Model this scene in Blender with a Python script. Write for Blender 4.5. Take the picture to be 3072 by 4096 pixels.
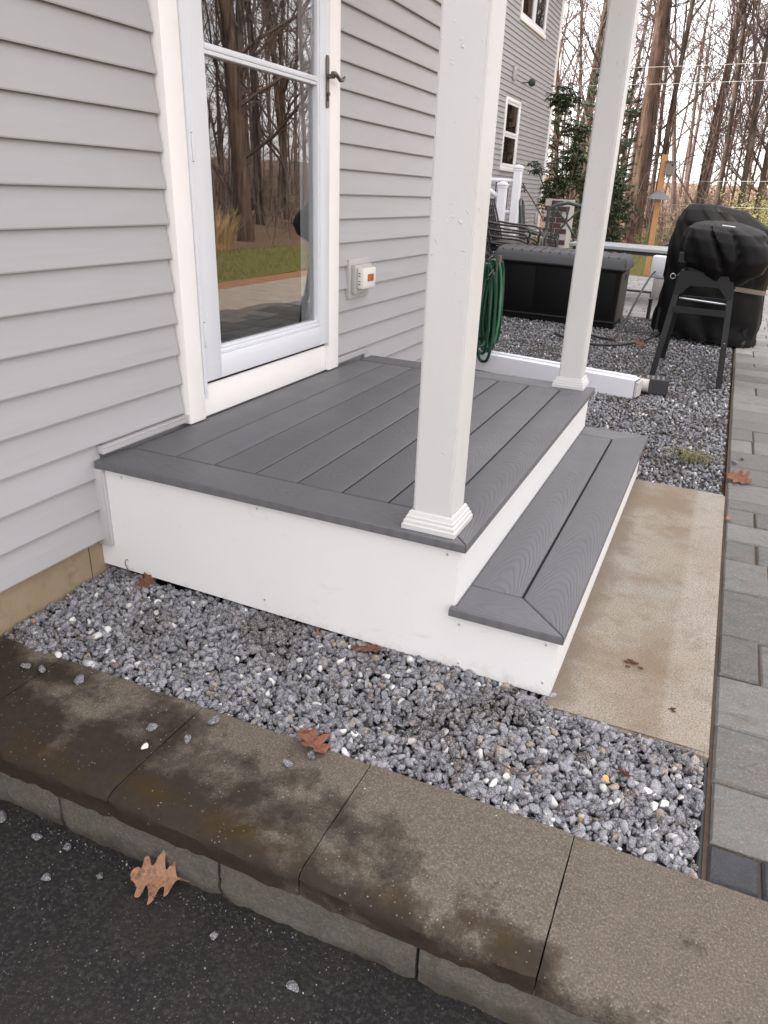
import bpy, bmesh, math, random
import numpy as np
from mathutils import Vector, Matrix, noise
random.seed(7); rng = np.random.default_rng(7)
S = bpy.context.scene
for o in list(bpy.data.objects): bpy.data.objects.remove(o)
COL = S.collection
R = math.radians

# ---------------------------------------------------------------- camera
cd = bpy.data.cameras.new('camera'); cam = bpy.data.objects.new('camera', cd); COL.objects.link(cam)
right = Vector((0.92607691, 0.37296071, 0.05728748)); up = Vector((-0.20367472, 0.36627084, 0.90794398)); fwd = Vector((-0.3176447, 0.85249397, -0.41515764))
cam.matrix_world = Matrix(((right.x, up.x, -fwd.x, 1.8177), (right.y, up.y, -fwd.y, -1.6034), (right.z, up.z, -fwd.z, 0.8230), (0, 0, 0, 1)))
cd.sensor_fit = 'HORIZONTAL'; cd.sensor_width = 36; cd.lens = 2911.02 / 3072 * 36
cd.shift_x = -163.3 / 3072; cd.shift_y = 29.1 / 3072
cd.clip_start = 0.05; cd.clip_end = 2000
S.camera = cam
S.render.resolution_x = 768; S.render.resolution_y = 1024

# ---------------------------------------------------------------- sky, sun, exposure
SUN = Vector((-0.66, -0.22, 0.72)).normalized()           # towards the sun: over the house roof
W = bpy.data.worlds.new('World'); S.world = W; W.use_nodes = True
nt = W.node_tree; nt.nodes.clear()
wo = nt.nodes.new('ShaderNodeOutputWorld'); bg = nt.nodes.new('ShaderNodeBackground')
sky = nt.nodes.new('ShaderNodeTexSky'); sky.sky_type = 'NISHITA'; sky.sun_disc = False
sky.sun_elevation = math.asin(SUN.z); sky.sun_rotation = math.atan2(SUN.x, SUN.y)
sky.air_density = 1.0; sky.dust_density = 2.0; sky.ozone_density = 1.0
tc = nt.nodes.new('ShaderNodeTexCoord'); mp = nt.nodes.new('ShaderNodeMapping'); mp.inputs['Scale'].default_value = (1, 1, 2.6)
cn = nt.nodes.new('ShaderNodeTexNoise'); cn.inputs['Scale'].default_value = 2.2; cn.inputs['Detail'].default_value = 6; cn.inputs['Roughness'].default_value = 0.55
cr = nt.nodes.new('ShaderNodeValToRGB'); cr.color_ramp.elements[0].position = 0.30; cr.color_ramp.elements[0].color = (0.45,) * 3 + (1,)
cr.color_ramp.elements[1].position = 0.62; cr.color_ramp.elements[1].color = (0.92,) * 3 + (1,)
mx = nt.nodes.new('ShaderNodeMixRGB'); mx.inputs['Color2'].default_value = (9.05, 8.65, 8.6, 1)
nt.links.new(tc.outputs['Generated'], mp.inputs['Vector']); nt.links.new(mp.outputs[0], cn.inputs['Vector'])
nt.links.new(cn.outputs['Fac'], cr.inputs['Fac']); nt.links.new(cr.outputs['Color'], mx.inputs['Fac'])
nt.links.new(sky.outputs[0], mx.inputs['Color1']); nt.links.new(mx.outputs[0], bg.inputs['Color'])
bg.inputs['Strength'].default_value = 0.13; nt.links.new(bg.outputs[0], wo.inputs[0])
sl = bpy.data.lights.new('sun', 'SUN'); sl.energy = 4.2; sl.angle = R(0.53); sl.color = (1.0, 0.93, 0.83)
so = bpy.data.objects.new('sun', sl); COL.objects.link(so); so.rotation_euler = SUN.to_track_quat('Z', 'Y').to_euler(); so.location = (-20, -8, 25)
vs = S.view_settings; vs.view_transform = 'Standard'; vs.look = 'None'; vs.exposure = 1.54; vs.gamma = 1.0

# ---------------------------------------------------------------- material helpers
class NT:
    def __init__(s, name, rough=0.6, spec=0.5):
        s.m = bpy.data.materials.new(name); s.m.use_nodes = True; s.t = s.m.node_tree
        s.b = s.t.nodes['Principled BSDF']; s.b.inputs['Roughness'].default_value = rough
        s.b.inputs['Specular IOR Level'].default_value = spec; s._c = {}
    def n(s, typ, **kw):
        k = s.t.nodes.new(typ)
        for a, b in kw.items(): setattr(k, a, b)
        return k
    def l(s, a, b): s.t.links.new(a, b)
    def coord(s, w='Object'):
        if 'tc' not in s._c: s._c['tc'] = s.n('ShaderNodeTexCoord')
        return s._c['tc'].outputs[w]
    def geo(s): 
        if 'g' not in s._c: s._c['g'] = s.n('ShaderNodeNewGeometry')
        return s._c['g'].outputs['Position']
    def mapv(s, v, scale=(1, 1, 1), loc=(0, 0, 0), rot=(0, 0, 0)):
        k = s.n('ShaderNodeMapping'); s.l(v, k.inputs[0]); k.inputs['Scale'].default_value = scale; k.inputs['Location'].default_value = loc; k.inputs['Rotation'].default_value = rot
        return k.outputs[0]
    def noise(s, v, scale, detail=4, rough=0.55, dist=0):
        k = s.n('ShaderNodeTexNoise'); s.l(v, k.inputs['Vector']); k.inputs['Scale'].default_value = scale
        k.inputs['Detail'].default_value = detail; k.inputs['Roughness'].default_value = rough; k.inputs['Distortion'].default_value = dist
        return k.outputs['Fac']
    def voro(s, v, scale, feat='F1', out='Distance'):
        k = s.n('ShaderNodeTexVoronoi'); k.feature = feat; s.l(v, k.inputs['Vector']); k.inputs['Scale'].default_value = scale
        return k.outputs[out]
    def ramp(s, f, stops):
        k = s.n('ShaderNodeValToRGB'); s.l(f, k.inputs[0]); e = k.color_ramp.elements
        while len(e) < len(stops): e.new(0.5)
        for i, (p, c) in enumerate(stops):
            e[i].position = p; e[i].color = (c if isinstance(c, tuple) else (c, c, c)) + (1,)
        return k.outputs[0]
    def mix(s, f, a, b, mode='MIX'):
        k = s.n('ShaderNodeMixRGB', blend_type=mode)
        for i, x in zip(('Fac', 'Color1', 'Color2'), (f, a, b)):
            if hasattr(x, 'is_output') or hasattr(x, 'links'): s.l(x, k.inputs[i])
            elif i == 'Fac': k.inputs[i].default_value = x
            else: k.inputs[i].default_value = tuple(x) + (1,)
        return k.outputs[0]
    def math(s, op, a, b=None, c=None):
        k = s.n('ShaderNodeMath', operation=op)
        for i, x in enumerate((a, b, c)):
            if x is None: continue
            if hasattr(x, 'links'): s.l(x, k.inputs[i])
            else: k.inputs[i].default_value = x
        return k.outputs[0]
    def sep(s, v):
        k = s.n('ShaderNodeSeparateXYZ'); s.l(v, k.inputs[0]); return k.outputs
    def comb(s, x, y, z):
        k = s.n('ShaderNodeCombineXYZ')
        for i, q in enumerate((x, y, z)):
            if hasattr(q, 'links'): s.l(q, k.inputs[i])
            else: k.inputs[i].default_value = q
        return k.outputs[0]
    def rand(s):
        k = s.n('ShaderNodeObjectInfo'); return k.outputs['Random']
    def attr(s, name):
        k = s.n('ShaderNodeAttribute'); k.attribute_name = name; return k.outputs['Color']
    def col(s, c):
        if hasattr(c, 'links'): s.l(c, s.b.inputs['Base Color'])
        else: s.b.inputs['Base Color'].default_value = tuple(c) + (1,)
        return s
    def rgh(s, f): s.l(f, s.b.inputs['Roughness'])
    def bump(s, h, strength=0.3, dist=0.01, prev=None):
        k = s.n('ShaderNodeBump'); s.l(h, k.inputs['Height']); k.inputs['Strength'].default_value = strength; k.inputs['Distance'].default_value = dist
        if prev: s.l(prev, k.inputs['Normal'])
        s.l(k.outputs[0], s.b.inputs['Normal']); return k.outputs[0]

def plain(name, c, rough=0.5, var=0.06, scale=30, bump=0.08, bd=0.001, metal=0, spec=0.5):
    k = NT(name, rough, spec); v = k.geo(); f = k.noise(v, scale, 5)
    k.col(k.mix(f, tuple(x * (1 - var) for x in c), tuple(min(1, x * (1 + var)) for x in c)))
    k.b.inputs['Metallic'].default_value = metal
    if bump: k.bump(k.noise(v, scale * 6, 3), bump, bd)
    return k.m

MAT = {}
# vinyl siding
k = NT('vinyl_siding', 0.42); v = k.geo()
f = k.noise(k.mapv(v, (1, 1.2, 6)), 1.7, 5, 0.6); g = k.noise(k.mapv(v, (1, 1, 1)), 26, 4)
c = k.mix(f, (0.365, 0.357, 0.361), (0.405, 0.396, 0.400)); c = k.mix(k.ramp(g, [(0.55, 0.0), (0.9, 0.25)]), c, (0.40, 0.37, 0.35)); k.col(c)
p = k.bump(k.noise(k.mapv(v, (1, 1.0, 9)), 2.2, 2), 0.22, 0.012); k.bump(k.noise(k.mapv(v, (1, 4, 60)), 20, 3), 0.10, 0.0006, p); MAT['siding'] = k.m
MAT['trim'] = plain('white_trim_paint', (0.90, 0.87, 0.84), 0.45, 0.03, 9, 0.06)
MAT['door'] = plain('white_door_aluminium', (0.72, 0.735, 0.765), 0.33, 0.02, 12, 0.03)
MAT['jtrim'] = plain('grey_vinyl_channel', (0.45, 0.435, 0.435), 0.42, 0.05, 14, 0.05)
k = NT('white_board_skirt', 0.5); v = k.geo()
f = k.noise(v, 3.5, 6, 0.65); c = k.mix(f, (0.71, 0.705, 0.69), (0.77, 0.765, 0.75))
sm = k.ramp(k.noise(k.mapv(v, (1, 1, 2.2)), 9, 7, 0.7, 1.2), [(0.60, 0.0), (0.80, 0.35)]); c = k.mix(sm, c, (0.46, 0.43, 0.39)); k.col(c)
mud = k.math('MULTIPLY', k.ramp(k.sep(v)[2], [(0.0, 0.0), (1.0, 0.0)]), 0.0); spl = k.math('ADD', k.math('MULTIPLY', k.math('ADD', k.sep(v)[2], .40), -5.0), k.noise(v, 24, 7, .75)); c = k.mix(k.ramp(spl, [(.34, 0.0), (.62, .42)]), c, (0.33, 0.28, 0.22)); k.col(c)
k.bump(k.noise(v, 160, 4), 0.12, 0.0006); MAT['skirt'] = k.m
# old painted post: bumps and flakes
k = NT('painted_post', 0.42); v = k.geo()
nd = k.n('ShaderNodeTexNoise'); nd.inputs['Scale'].default_value = 90; k.l(v, nd.inputs['Vector']); dv = k.n('ShaderNodeVectorMath', operation='MULTIPLY_ADD'); k.l(nd.outputs['Color'], dv.inputs[0]); dv.inputs[1].default_value = (.022, .022, .03); k.l(v, dv.inputs[2])
sp = k.ramp(k.voro(dv.outputs[0], 46), [(0.0, 1.0), (0.08, 0.6), (0.22, 0.0)]); spm = k.math('MULTIPLY', sp, k.ramp(k.noise(v, 5, 3), [(0.46, 0.0), (0.62, 1.0)]))
c = k.mix(k.noise(k.mapv(v, (1, 1, .4)), 7, 5), (0.54, 0.535, 0.52), (0.61, 0.605, 0.59)); k.col(c)
k.bump(k.math('ADD', k.math('MULTIPLY', spm, 1.6), k.math('MULTIPLY', k.noise(k.mapv(v, (1, 1, 0.25)), 60, 4), 0.25)), 0.6, 0.0022); MAT['post'] = k.m
# composite decking with cathedral grain
def decking(name, amt, bmp):
  k = NT(name, 0.46); v = k.coord('Object'); s3 = k.sep(v); rd = k.rand(); off = k.math('MULTIPLY', rd, 37.0)
  base = k.noise(k.comb(off, k.math('MULTIPLY', s3[1], 1.5), 0.0), 1.0, 1, 0.4); sgn = k.math('SUBTRACT', k.math('MULTIPLY', k.math('GREATER_THAN', rd, .5), 2.0), 1.0); lin = k.math('MULTIPLY', k.math('MULTIPLY', s3[1], 15.0), sgn)
  u2 = k.math('MULTIPLY', k.math('MULTIPLY', s3[0], s3[0]), 820.0)
  wob = k.noise(k.comb(k.math('ADD', k.math('MULTIPLY', s3[0], 24.0), off), k.math('MULTIPLY', s3[1], 7.0), 0.0), 1.0, 3, 0.55)
  h = k.math('ADD', k.math('ADD', k.math('ADD', k.math('MULTIPLY', base, 7.0), lin), u2), k.math('MULTIPLY', wob, 0.9))
  sn = k.math('SINE', k.math('MULTIPLY', h, 9.0))
  fine = k.noise(k.mapv(v, (230, 16, 60)), 1.0, 3)
  mask = k.noise(k.comb(k.math('ADD', s3[0], off), k.math('MULTIPLY', s3[1], 2.2), off), 3.0, 2)
  gr = k.math('MULTIPLY', k.ramp(k.math('ADD', k.math('MULTIPLY', sn, 0.5), 0.5), [(0.45, 0.0), (0.95, 1.0)]), k.ramp(mask, [(0.3, 0.25), (0.6, 1.0)]))
  c = k.mix(rd, (0.106, 0.106, 0.111), (0.124, 0.124, 0.130)); c = k.mix(k.math('MULTIPLY', gr, amt), c, (0.072, 0.071, 0.075))
  c = k.mix(k.ramp(k.noise(k.geo(), 9, 6, 0.7), [(0.62, 0.0), (0.85, 0.3)]), c, (0.20, 0.19, 0.18)); k.col(c)
  k.bump(k.math('ADD', k.math('MULTIPLY', gr, -1.0), k.math('MULTIPLY', fine, 0.25)), bmp, 0.0012)
  k.rgh(k.ramp(k.noise(k.geo(), 5, 4), [(0.3, 0.40), (0.7, 0.54)])); return k.m
MAT['deck'] = decking('grey_composite_decking', .17, .3); MAT['deck_bold'] = decking('grey_composite_decking_deep_grain', .32, .5)
# concretes
k = NT('stained_cap_stone', 0.85, 0.22); v = k.geo(); s3 = k.sep(v)
fine = k.noise(v, 210, 4, 0.8); mid = k.noise(v, 38, 6, 0.7)
dry = k.mix(mid, (0.082, 0.067, 0.050), (0.165, 0.140, 0.108)); dry = k.mix(k.ramp(fine, [(0.50, 0.0), (0.72, 0.75)]), dry, (0.30, 0.265, 0.215)); dry = k.mix(k.ramp(fine, [(0.28, 0.8), (0.44, 0.0)]), dry, (0.030, 0.024, 0.018))
wn = k.noise(v, 4.6, 8, 0.68, 0.1); wb = k.math('MULTIPLY', k.math('SUBTRACT', 1.22, s3[0]), 0.20)
fr = k.math('MULTIPLY', k.math('SUBTRACT', -0.60, s3[1]), 0.95)
wet = k.ramp(k.math('ADD', k.math('ADD', wn, wb), fr), [(0.46, 0.0), (0.51, 0.5), (0.60, 0.95)])
wetc = k.mix(k.noise(v, 60, 4), (0.013, 0.009, 0.006), (0.042, 0.031, 0.022))
moss = k.math('MULTIPLY', k.ramp(k.math('ABSOLUTE', k.math('ADD', s3[1], 0.695)), [(0.0, 1.0), (0.055, 0.0)]), k.ramp(k.noise(v, 7, 5), [(0.42, 0.0), (0.6, 0.9)]))
c = k.mix(wet, dry, wetc); c = k.mix(k.math('MULTIPLY', moss, wet), c, (0.045, 0.028, 0.005))
agg = k.ramp(k.voro(v, 105), [(0.13, 1.0), (0.22, 0.0)]); aggm = k.math('MULTIPLY', agg, k.ramp(k.voro(v, 105, out='Color'), [(0.62, 0.0), (0.68, 1.0)]))
c = k.mix(k.math('MULTIPLY', aggm, k.ramp(k.noise(v, 30, 3), [(.35, 0.1), (.7, .75)])), c, (0.40, 0.35, 0.285)); k.col(c); k.rgh(k.ramp(wet, [(0.0, 0.9), (1.0, 0.72)]))
p = k.bump(mid, 0.35, 0.004); k.bump(k.math('ADD', fine, k.math('MULTIPLY', aggm, 0.6)), 0.7, 0.0022, p); MAT['cap'] = k.m
k = NT('split_face_block', 0.92, 0.3); v = k.geo(); mid = k.noise(v, 30, 6, 0.7)
c = k.mix(mid, (0.075, 0.066, 0.052), (0.165, 0.150, 0.125)); c = k.mix(k.ramp(k.noise(v, 150, 4, .75), [(0.48, 0.0), (0.7, 0.6)]), c, (0.24, 0.22, 0.19))
low_dark = k.ramp(k.math('ADD', k.noise(v, 9, 5), k.math('MULTIPLY', k.math('ADD', k.sep(v)[2], 0.6), -4.5)), [(0.30, 0.0), (0.55, 0.75)]); c = k.mix(low_dark, c, (0.055, 0.045, 0.034)); k.col(c)  # block tone darkens unevenly towards the foot
p = k.bump(k.noise(v, 45, 6, 0.75), 0.9, 0.012); k.bump(k.noise(v, 350, 3), 0.5, 0.002, p); MAT['block'] = k.m
k = NT('brushed_concrete_slab', 0.9, 0.3); v = k.geo(); s3 = k.sep(v)
c = k.mix(k.noise(v, 3.2, 6, 0.62, .5), (0.255, 0.218, 0.165), (0.40, 0.358, 0.295))
c = k.mix(k.ramp(k.noise(v, 2.1, 5, .6, .4), [(0.48, 0.0), (0.66, 0.7)]), c, (0.315, 0.305, 0.275))
c = k.mix(k.ramp(k.noise(k.mapv(v, loc=(3, 1.4, 0)), 1.9, 6, .65), [(0.50, 0.0), (0.64, 0.75)]), c, (0.215, 0.145, 0.09))
near = k.ramp(k.math('ADD', k.math('MULTIPLY', k.noise(v, 6, 5), 0.22), s3[0]), [(0.0, 0.0), (1.0, 0.0)])
edge = k.ramp(k.math('MULTIPLY', k.math('SUBTRACT', s3[0], 1.84), 9.0), [(0.35, 0.0), (0.55, 0.5)]); c = k.mix(edge, c, (0.44, 0.405, 0.35))
c = k.mix(k.ramp(k.noise(k.mapv(v, loc=(7, 2, 0)), 14, 6, .7), [(.50, 0.0), (.66, .5)]), c, (0.20, 0.165, 0.12)); stn = k.ramp(k.math('ADD', k.math('MULTIPLY', k.noise(v, 8, 5, .6, .8), 0.20), k.math('MULTIPLY', k.math('SUBTRACT', s3[0], 1.60), -1.0)), [(0.02, 0.0), (0.075, 0.75)]); c = k.mix(stn, c, (0.17, 0.135, 0.10))
lines = k.noise(k.mapv(v, (160, 7, 1)), 1.0, 3); fine = k.noise(v, 190, 4, .8)
c = k.mix(k.ramp(fine, [(0.36, 0.9), (0.56, 0.0)]), c, (0.125, 0.098, 0.070)); k.col(c)
p = k.bump(k.math('MULTIPLY', lines, edge), 0.7, 0.003); k.bump(fine, 0.6, 0.0022, p); MAT['slab'] = k.m
k = NT('asphalt', 0.85, 0.35); v = k.geo(); vd = k.voro(v, 115); vc = k.voro(v, 115, out='Color')
c = k.mix(k.noise(v, 5, 6, .65), (0.007, 0.007, 0.0075), (0.024, 0.022, 0.020)); c = k.mix(k.ramp(k.noise(v, 90, 3), [(.48, 0.0), (.72, .7)]), c, (0.058, 0.055, 0.052))
spk = k.math('MULTIPLY', k.ramp(vd, [(0.17, 1.0), (0.26, 0.0)]), k.ramp(vc, [(0.66, 0.0), (0.74, 1.0)])); spk = k.math('MULTIPLY', spk, k.ramp(k.noise(v, 14, 4), [(.40, .0), (.66, 1.0)])); c = k.mix(k.ramp(k.noise(k.mapv(v, loc=(3, 9, 0)), 3.4, 6, .7), [(.46, 0.0), (.66, .5)]), c, (0.034, 0.028, 0.023)); c = k.mix(k.math('MULTIPLY', spk, .5), c, (0.42, 0.40, 0.38)); c = k.mix(k.ramp(k.noise(v, 240, 2, .9), [(.66, 0.0), (.72, .8)]), c, (0.30, 0.285, 0.27)); k.col(c)
p = k.bump(vd, 0.6, 0.003); k.bump(k.noise(v, 170, 4, .8), 0.8, 0.004, p); MAT['asphalt'] = k.m
k = NT('foundation_concrete', 0.9); v = k.geo(); c = k.mix(k.noise(v, 6, 6, .65), (0.235, 0.17, 0.10), (0.37, 0.295, 0.195)); c = k.mix(k.ramp(k.noise(v, 16, 5), [(.58, 0), (.75, .5)]), c, (0.15, 0.10, 0.06)); k.col(c); k.bump(k.noise(v, 60, 5), .4, .003); MAT['foundation'] = k.m
# stone paving
def paver(name, a, b, tint):
    k = NT(name, 0.72, 0.4); v = k.coord('Object'); g = k.geo(); rd = k.rand()
    c = k.mix(rd, a, b); c = k.mix(k.ramp(k.noise(g, 11, 6, .65, .6), [(.42, 0), (.70, .75)]), c, tint); c = k.mix(k.ramp(k.noise(k.mapv(g, (1, 1.7, 1), (4, 2, 0)), 12, 6, .7, .8), [(.52, 0), (.72, .45)]), c, tuple(x * .5 for x in a))
    c = k.mix(k.ramp(k.noise(g, 190, 4, .75), [(.52, 0), (.74, .55)]), c, tuple(min(.5, x * 2.2) for x in b)); k.col(c)
    p = k.bump(k.noise(k.mapv(g, (1.0, 1.7, 1)), 10, 7, .65, 1.4), .8, .014); k.bump(k.noise(g, 210, 3), .6, .003, p); return k.m
MAT['paver'] = paver('grey_riven_paver', (0.090, 0.092, 0.085), (0.190, 0.189, 0.178), (0.150, 0.125, 0.105))
MAT['paver_far'] = paver('pale_grey_paver', (0.21, 0.205, 0.20), (0.30, 0.29, 0.28), (0.23, 0.20, 0.17))
MAT['paver_sunlit'] = paver('sunlit_tan_paver', (0.27, 0.225, 0.18), (0.36, 0.305, 0.25), (0.22, 0.17, 0.13))  # copy of the grey paver with warm sunlight put into its colour
MAT['paver_dark'] = paver('charcoal_paver', (0.028, 0.029, 0.034), (0.045, 0.046, 0.052), (0.06, 0.06, 0.065))
MAT['paver_red'] = paver('terracotta_paver', (0.27, 0.115, 0.055), (0.33, 0.15, 0.08), (0.20, 0.10, 0.06))
MAT['sand'] = plain('joint_sand', (0.075, 0.052, 0.036), 0.95, .5, 60, .5, .003)
MAT['soil'] = plain('dark_gravel_bed', (0.035, 0.033, 0.031), 0.95, .4, 50, .6, .006)
# gravel: colour per stone + granite speckle
k = NT('granite_gravel', 0.85, 0.35); v = k.geo(); at = k.attr('Col')
sp = k.noise(v, 300, 2, .8); c = k.mix(k.ramp(sp, [(0.50, 0.0), (0.60, .6)]), at, (0.48, 0.47, 0.49)); c = k.mix(k.ramp(k.noise(k.mapv(v, loc=(5, 3, 1)), 260, 2, .8), [(.55, 0.0), (.64, .7)]), c, (0.035, 0.033, 0.036))
light = k.ramp(k.sep(at)[0], [(.325, 0.0), (.36, 1.0)]); c = k.mix(light, c, at); k.col(c); k.bump(k.noise(v, 300, 3), .5, .002); MAT['gravel'] = k.m
# woods
def bark(name, a, b, sc=1.0):
    k = NT(name, 0.95, .2); v = k.coord('Object'); f = k.noise(k.mapv(v, (13 * sc, 13 * sc, 1.3 * sc)), 1.0, 4, .7, .6)
    c = k.mix(k.ramp(f, [(.34, 0.0), (.64, 1.0)]), a, b); c = k.mix(k.ramp(k.noise(v, 2.5, 4), [(.5, 0), (.8, .6)]), c, tuple(x * 1.35 for x in b)); k.col(c); k.bump(f, .9, .03); return k.m
MAT['bark'] = bark('grey_brown_bark', (0.022, 0.016, 0.012), (0.135, 0.102, 0.080))
MAT['bark_red'] = bark('red_brown_bark', (0.022, 0.014, 0.010), (0.15, 0.096, 0.070))
MAT['twig'] = plain('twig_bark', (0.115, 0.078, 0.064), .9, .35, 3, 0)
def leafmat(name, a, b, rough=.6, trans=.25, scale=1.4):
    k = NT(name, rough, .4); v = k.geo(); k.col(k.mix(k.noise(v, scale, 4), a, b)); 
    k.b.inputs['Subsurface Weight'].default_value = 0
    return k.m
MAT['needle'] = leafmat('pine_needles', (0.045, 0.065, 0.016), (0.13, 0.14, 0.04), .6)
MAT['rhodo'] = leafmat('rhododendron_leaf', (0.018, 0.036, 0.012), (0.05, 0.082, 0.028), .38, scale=5)
MAT['bushy'] = leafmat('yellow_green_leaf', (0.10, 0.11, 0.025), (0.26, 0.25, 0.07), .6)
MAT['dry'] = leafmat('dry_grass', (0.34, 0.21, 0.10), (0.48, 0.34, 0.18), .8)
MAT['grass'] = leafmat('grass_blade', (0.075, 0.085, 0.018), (0.22, 0.19, 0.06), .6, scale=3)
MAT['rustleaf'] = leafmat('rust_leaf', (0.25, 0.10, 0.05), (0.34, 0.17, 0.10), .8)
k = NT('lawn', .95, .2); v = k.geo(); k.col(k.mix(k.noise(v, 2.5, 6, .7), (0.085, 0.09, 0.02), (0.21, 0.18, 0.055))); k.bump(k.noise(v, 40, 5), .8, .04); MAT['lawn'] = k.m
k = NT('leaf_litter', .95, .2); v = k.geo(); c = k.mix(k.noise(v, 3, 6, .7), (0.09, 0.055, 0.033), (0.20, 0.13, 0.085)); c = k.mix(k.ramp(k.noise(v, 22, 4), [(.5, 0), (.7, .6)]), c, (0.30, 0.19, 0.12)); k.col(c); k.bump(k.noise(v, 30, 5), .8, .06); MAT['litter'] = k.m
def oak(name, a, b):
    k = NT(name, .7, .3); v = k.coord('Object'); c = k.mix(k.noise(v, 60, 5), a, b); c = k.mix(k.ramp(k.noise(v, 45, 5, .7), [(.52, 0), (.66, .75)]), c, tuple(x * .4 for x in a)); s3 = k.sep(v); vn = k.math('SINE', k.math('MULTIPLY', k.math('SUBTRACT', s3[0], k.math('MULTIPLY', k.math('ABSOLUTE', s3[1]), .8)), 520.0)); vn = k.ramp(vn, [(.88, 0), (.99, .22)]); c = k.mix(vn, c, tuple(min(1, x * 1.5) for x in b)); k.col(c); k.bump(k.math('ADD', k.noise(v, 140, 4), vn), .6, .0012); return k.m
MAT['leaf_tan'] = oak('tan_oak_leaf', (0.20, 0.098, 0.055), (0.36, 0.205, 0.125))
MAT['leaf_rust'] = oak('rust_oak_leaf', (0.14, 0.055, 0.03), (0.26, 0.11, 0.065))
MAT['leaf_dark'] = oak('dark_brown_oak_leaf', (0.085, 0.036, 0.02), (0.16, 0.07, 0.04))
# objects
def fabric(name, a, b):
    k = NT(name, .55, .1); v = k.geo(); k.col(k.mix(k.noise(v, 6, 4), a, b)); p = k.bump(k.noise(v, 9, 4, .6), .3, .012); k.bump(k.noise(v, 700, 2), .25, .0007, p)
    return k.m
MAT['cover'] = fabric('black_cover_fabric', (0.0042, 0.004, 0.004), (0.0075, 0.007, 0.0068))
MAT['cover_strap'] = fabric('taupe_strap', (0.14, 0.115, 0.09), (0.18, 0.15, 0.12))
MAT['blackmetal'] = plain('black_powder_coat', (0.011, 0.011, 0.012), .5, .1, 30, .1, spec=.3)
MAT['steel'] = plain('brushed_steel', (0.52, 0.52, 0.54), .32, .05, 30, .05, metal=1)
MAT['bronze'] = plain('antique_bronze', (0.16, 0.135, 0.12), .34, .2, 40, .1, metal=.85)
MAT['resin'] = plain('black_resin', (0.004, 0.004, 0.0045), .6, .1, 30, .1, spec=.15)
MAT['resin_lid'] = plain('charcoal_resin_lid', (0.013, 0.013, 0.015), .5, .1, 40, .15)
k = NT('woven_resin_warm_lit', .55); v = k.geo(); s3 = k.sep(v)  # woven panel; its brown carries the warm light falling on that side
wv = k.math('MULTIPLY', k.math('SINE', k.math('MULTIPLY', s3[1], 210.0)), k.math('SINE', k.math('MULTIPLY', s3[2], 210.0))); k.col(k.mix(k.math('ADD', k.math('MULTIPLY', wv, .5), .5), (0.030, 0.024, 0.020), (0.085, 0.068, 0.056))); k.bump(wv, .6, .004); MAT['weave_warm_lit'] = k.m
MAT['hose'] = plain('green_hose', (0.003, 0.042, 0.021), .28, .2, 12, .03)
MAT['hose_light'] = plain('pale_green_hose', (0.045, 0.16, 0.085), .32, .2, 12, .03)
MAT['blackrubber'] = plain('black_rubber', (0.014, 0.014, 0.015), .5, .1, 20, .05)
MAT['wire'] = plain('dark_iron', (0.022, 0.024, 0.023), .5, .2, 30, .1)
MAT['sagemetal'] = plain('sage_grey_metal', (0.032, 0.039, 0.036), .45, .15, 30, .1)
MAT['brownmetal'] = plain('dark_brown_metal', (0.020, 0.014, 0.012), .35, .2, 30, .1)
MAT['tabletop'] = plain('grey_tabletop', (0.30, 0.31, 0.32), .4, .05, 20, .05)
MAT['vinyl'] = plain('white_vinyl', (0.76, 0.77, 0.80), .35, .03, 8, .04)
MAT['vinylgrey'] = plain('dull_vinyl', (0.48, 0.46, 0.43), .5, .1, 20, .04)
k = NT('charcoal_end_grain_board', .6); v = k.geo(); f = k.noise(k.mapv(v, (4, 60, 60)), 1, 4); c = k.mix(f, (0.018, 0.018, 0.020), (0.04, 0.04, 0.043)); k.col(c); k.bump(f, .5, .002); MAT['charboard'] = k.m
MAT['outlet'] = plain('grey_outlet_cover', (0.44, 0.425, 0.41), .45, .05, 20, .05)
MAT['outlet_white'] = plain('cream_plastic', (0.72, 0.70, 0.65), .38, .03, 20, .03)
MAT['amber'] = plain('orange_window', (0.42, 0.11, 0.03), .25, .5, 90, 0)
MAT['dark'] = plain('dark_gap', (0.012, 0.011, 0.010), .8, .2, 20, 0)
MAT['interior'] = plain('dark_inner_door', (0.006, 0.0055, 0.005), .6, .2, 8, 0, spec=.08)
MAT['jamb'] = plain('jamb_paint', (0.82, 0.82, 0.82), .5, .03, 8, .03)
MAT['shingle'] = plain('roof_shingle', (0.06, 0.058, 0.056), .9, .4, 12, .5, .01)
MAT['cedar'] = plain('cedar_post', (0.42, 0.215, 0.085), .7, .25, 12, .3, .003)
MAT['greywood'] = plain('weathered_wood', (0.20, 0.175, 0.155), .85, .3, 25, .5, .004)
MAT['baffle'] = plain('grey_baffle', (0.13, 0.14, 0.145), .5, .1, 20, .05)
MAT['brick'] = plain('dark_brick', (0.055, 0.028, 0.024), .85, .4, 30, .5, .004)
MAT['mortar'] = plain('mortar', (0.40, 0.37, 0.34), .9, .15, 40, .4, .003)
MAT['white_line'] = plain('white_cord', (0.50, 0.48, 0.45), .6, .05, 20, 0)
MAT['screw'] = plain('white_screw', (0.62, 0.61, 0.58), .35, .1, 60, 0)
MAT['screwhole'] = plain('screw_recess', (0.12, 0.11, 0.10), .6, .1, 60, 0)
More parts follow.
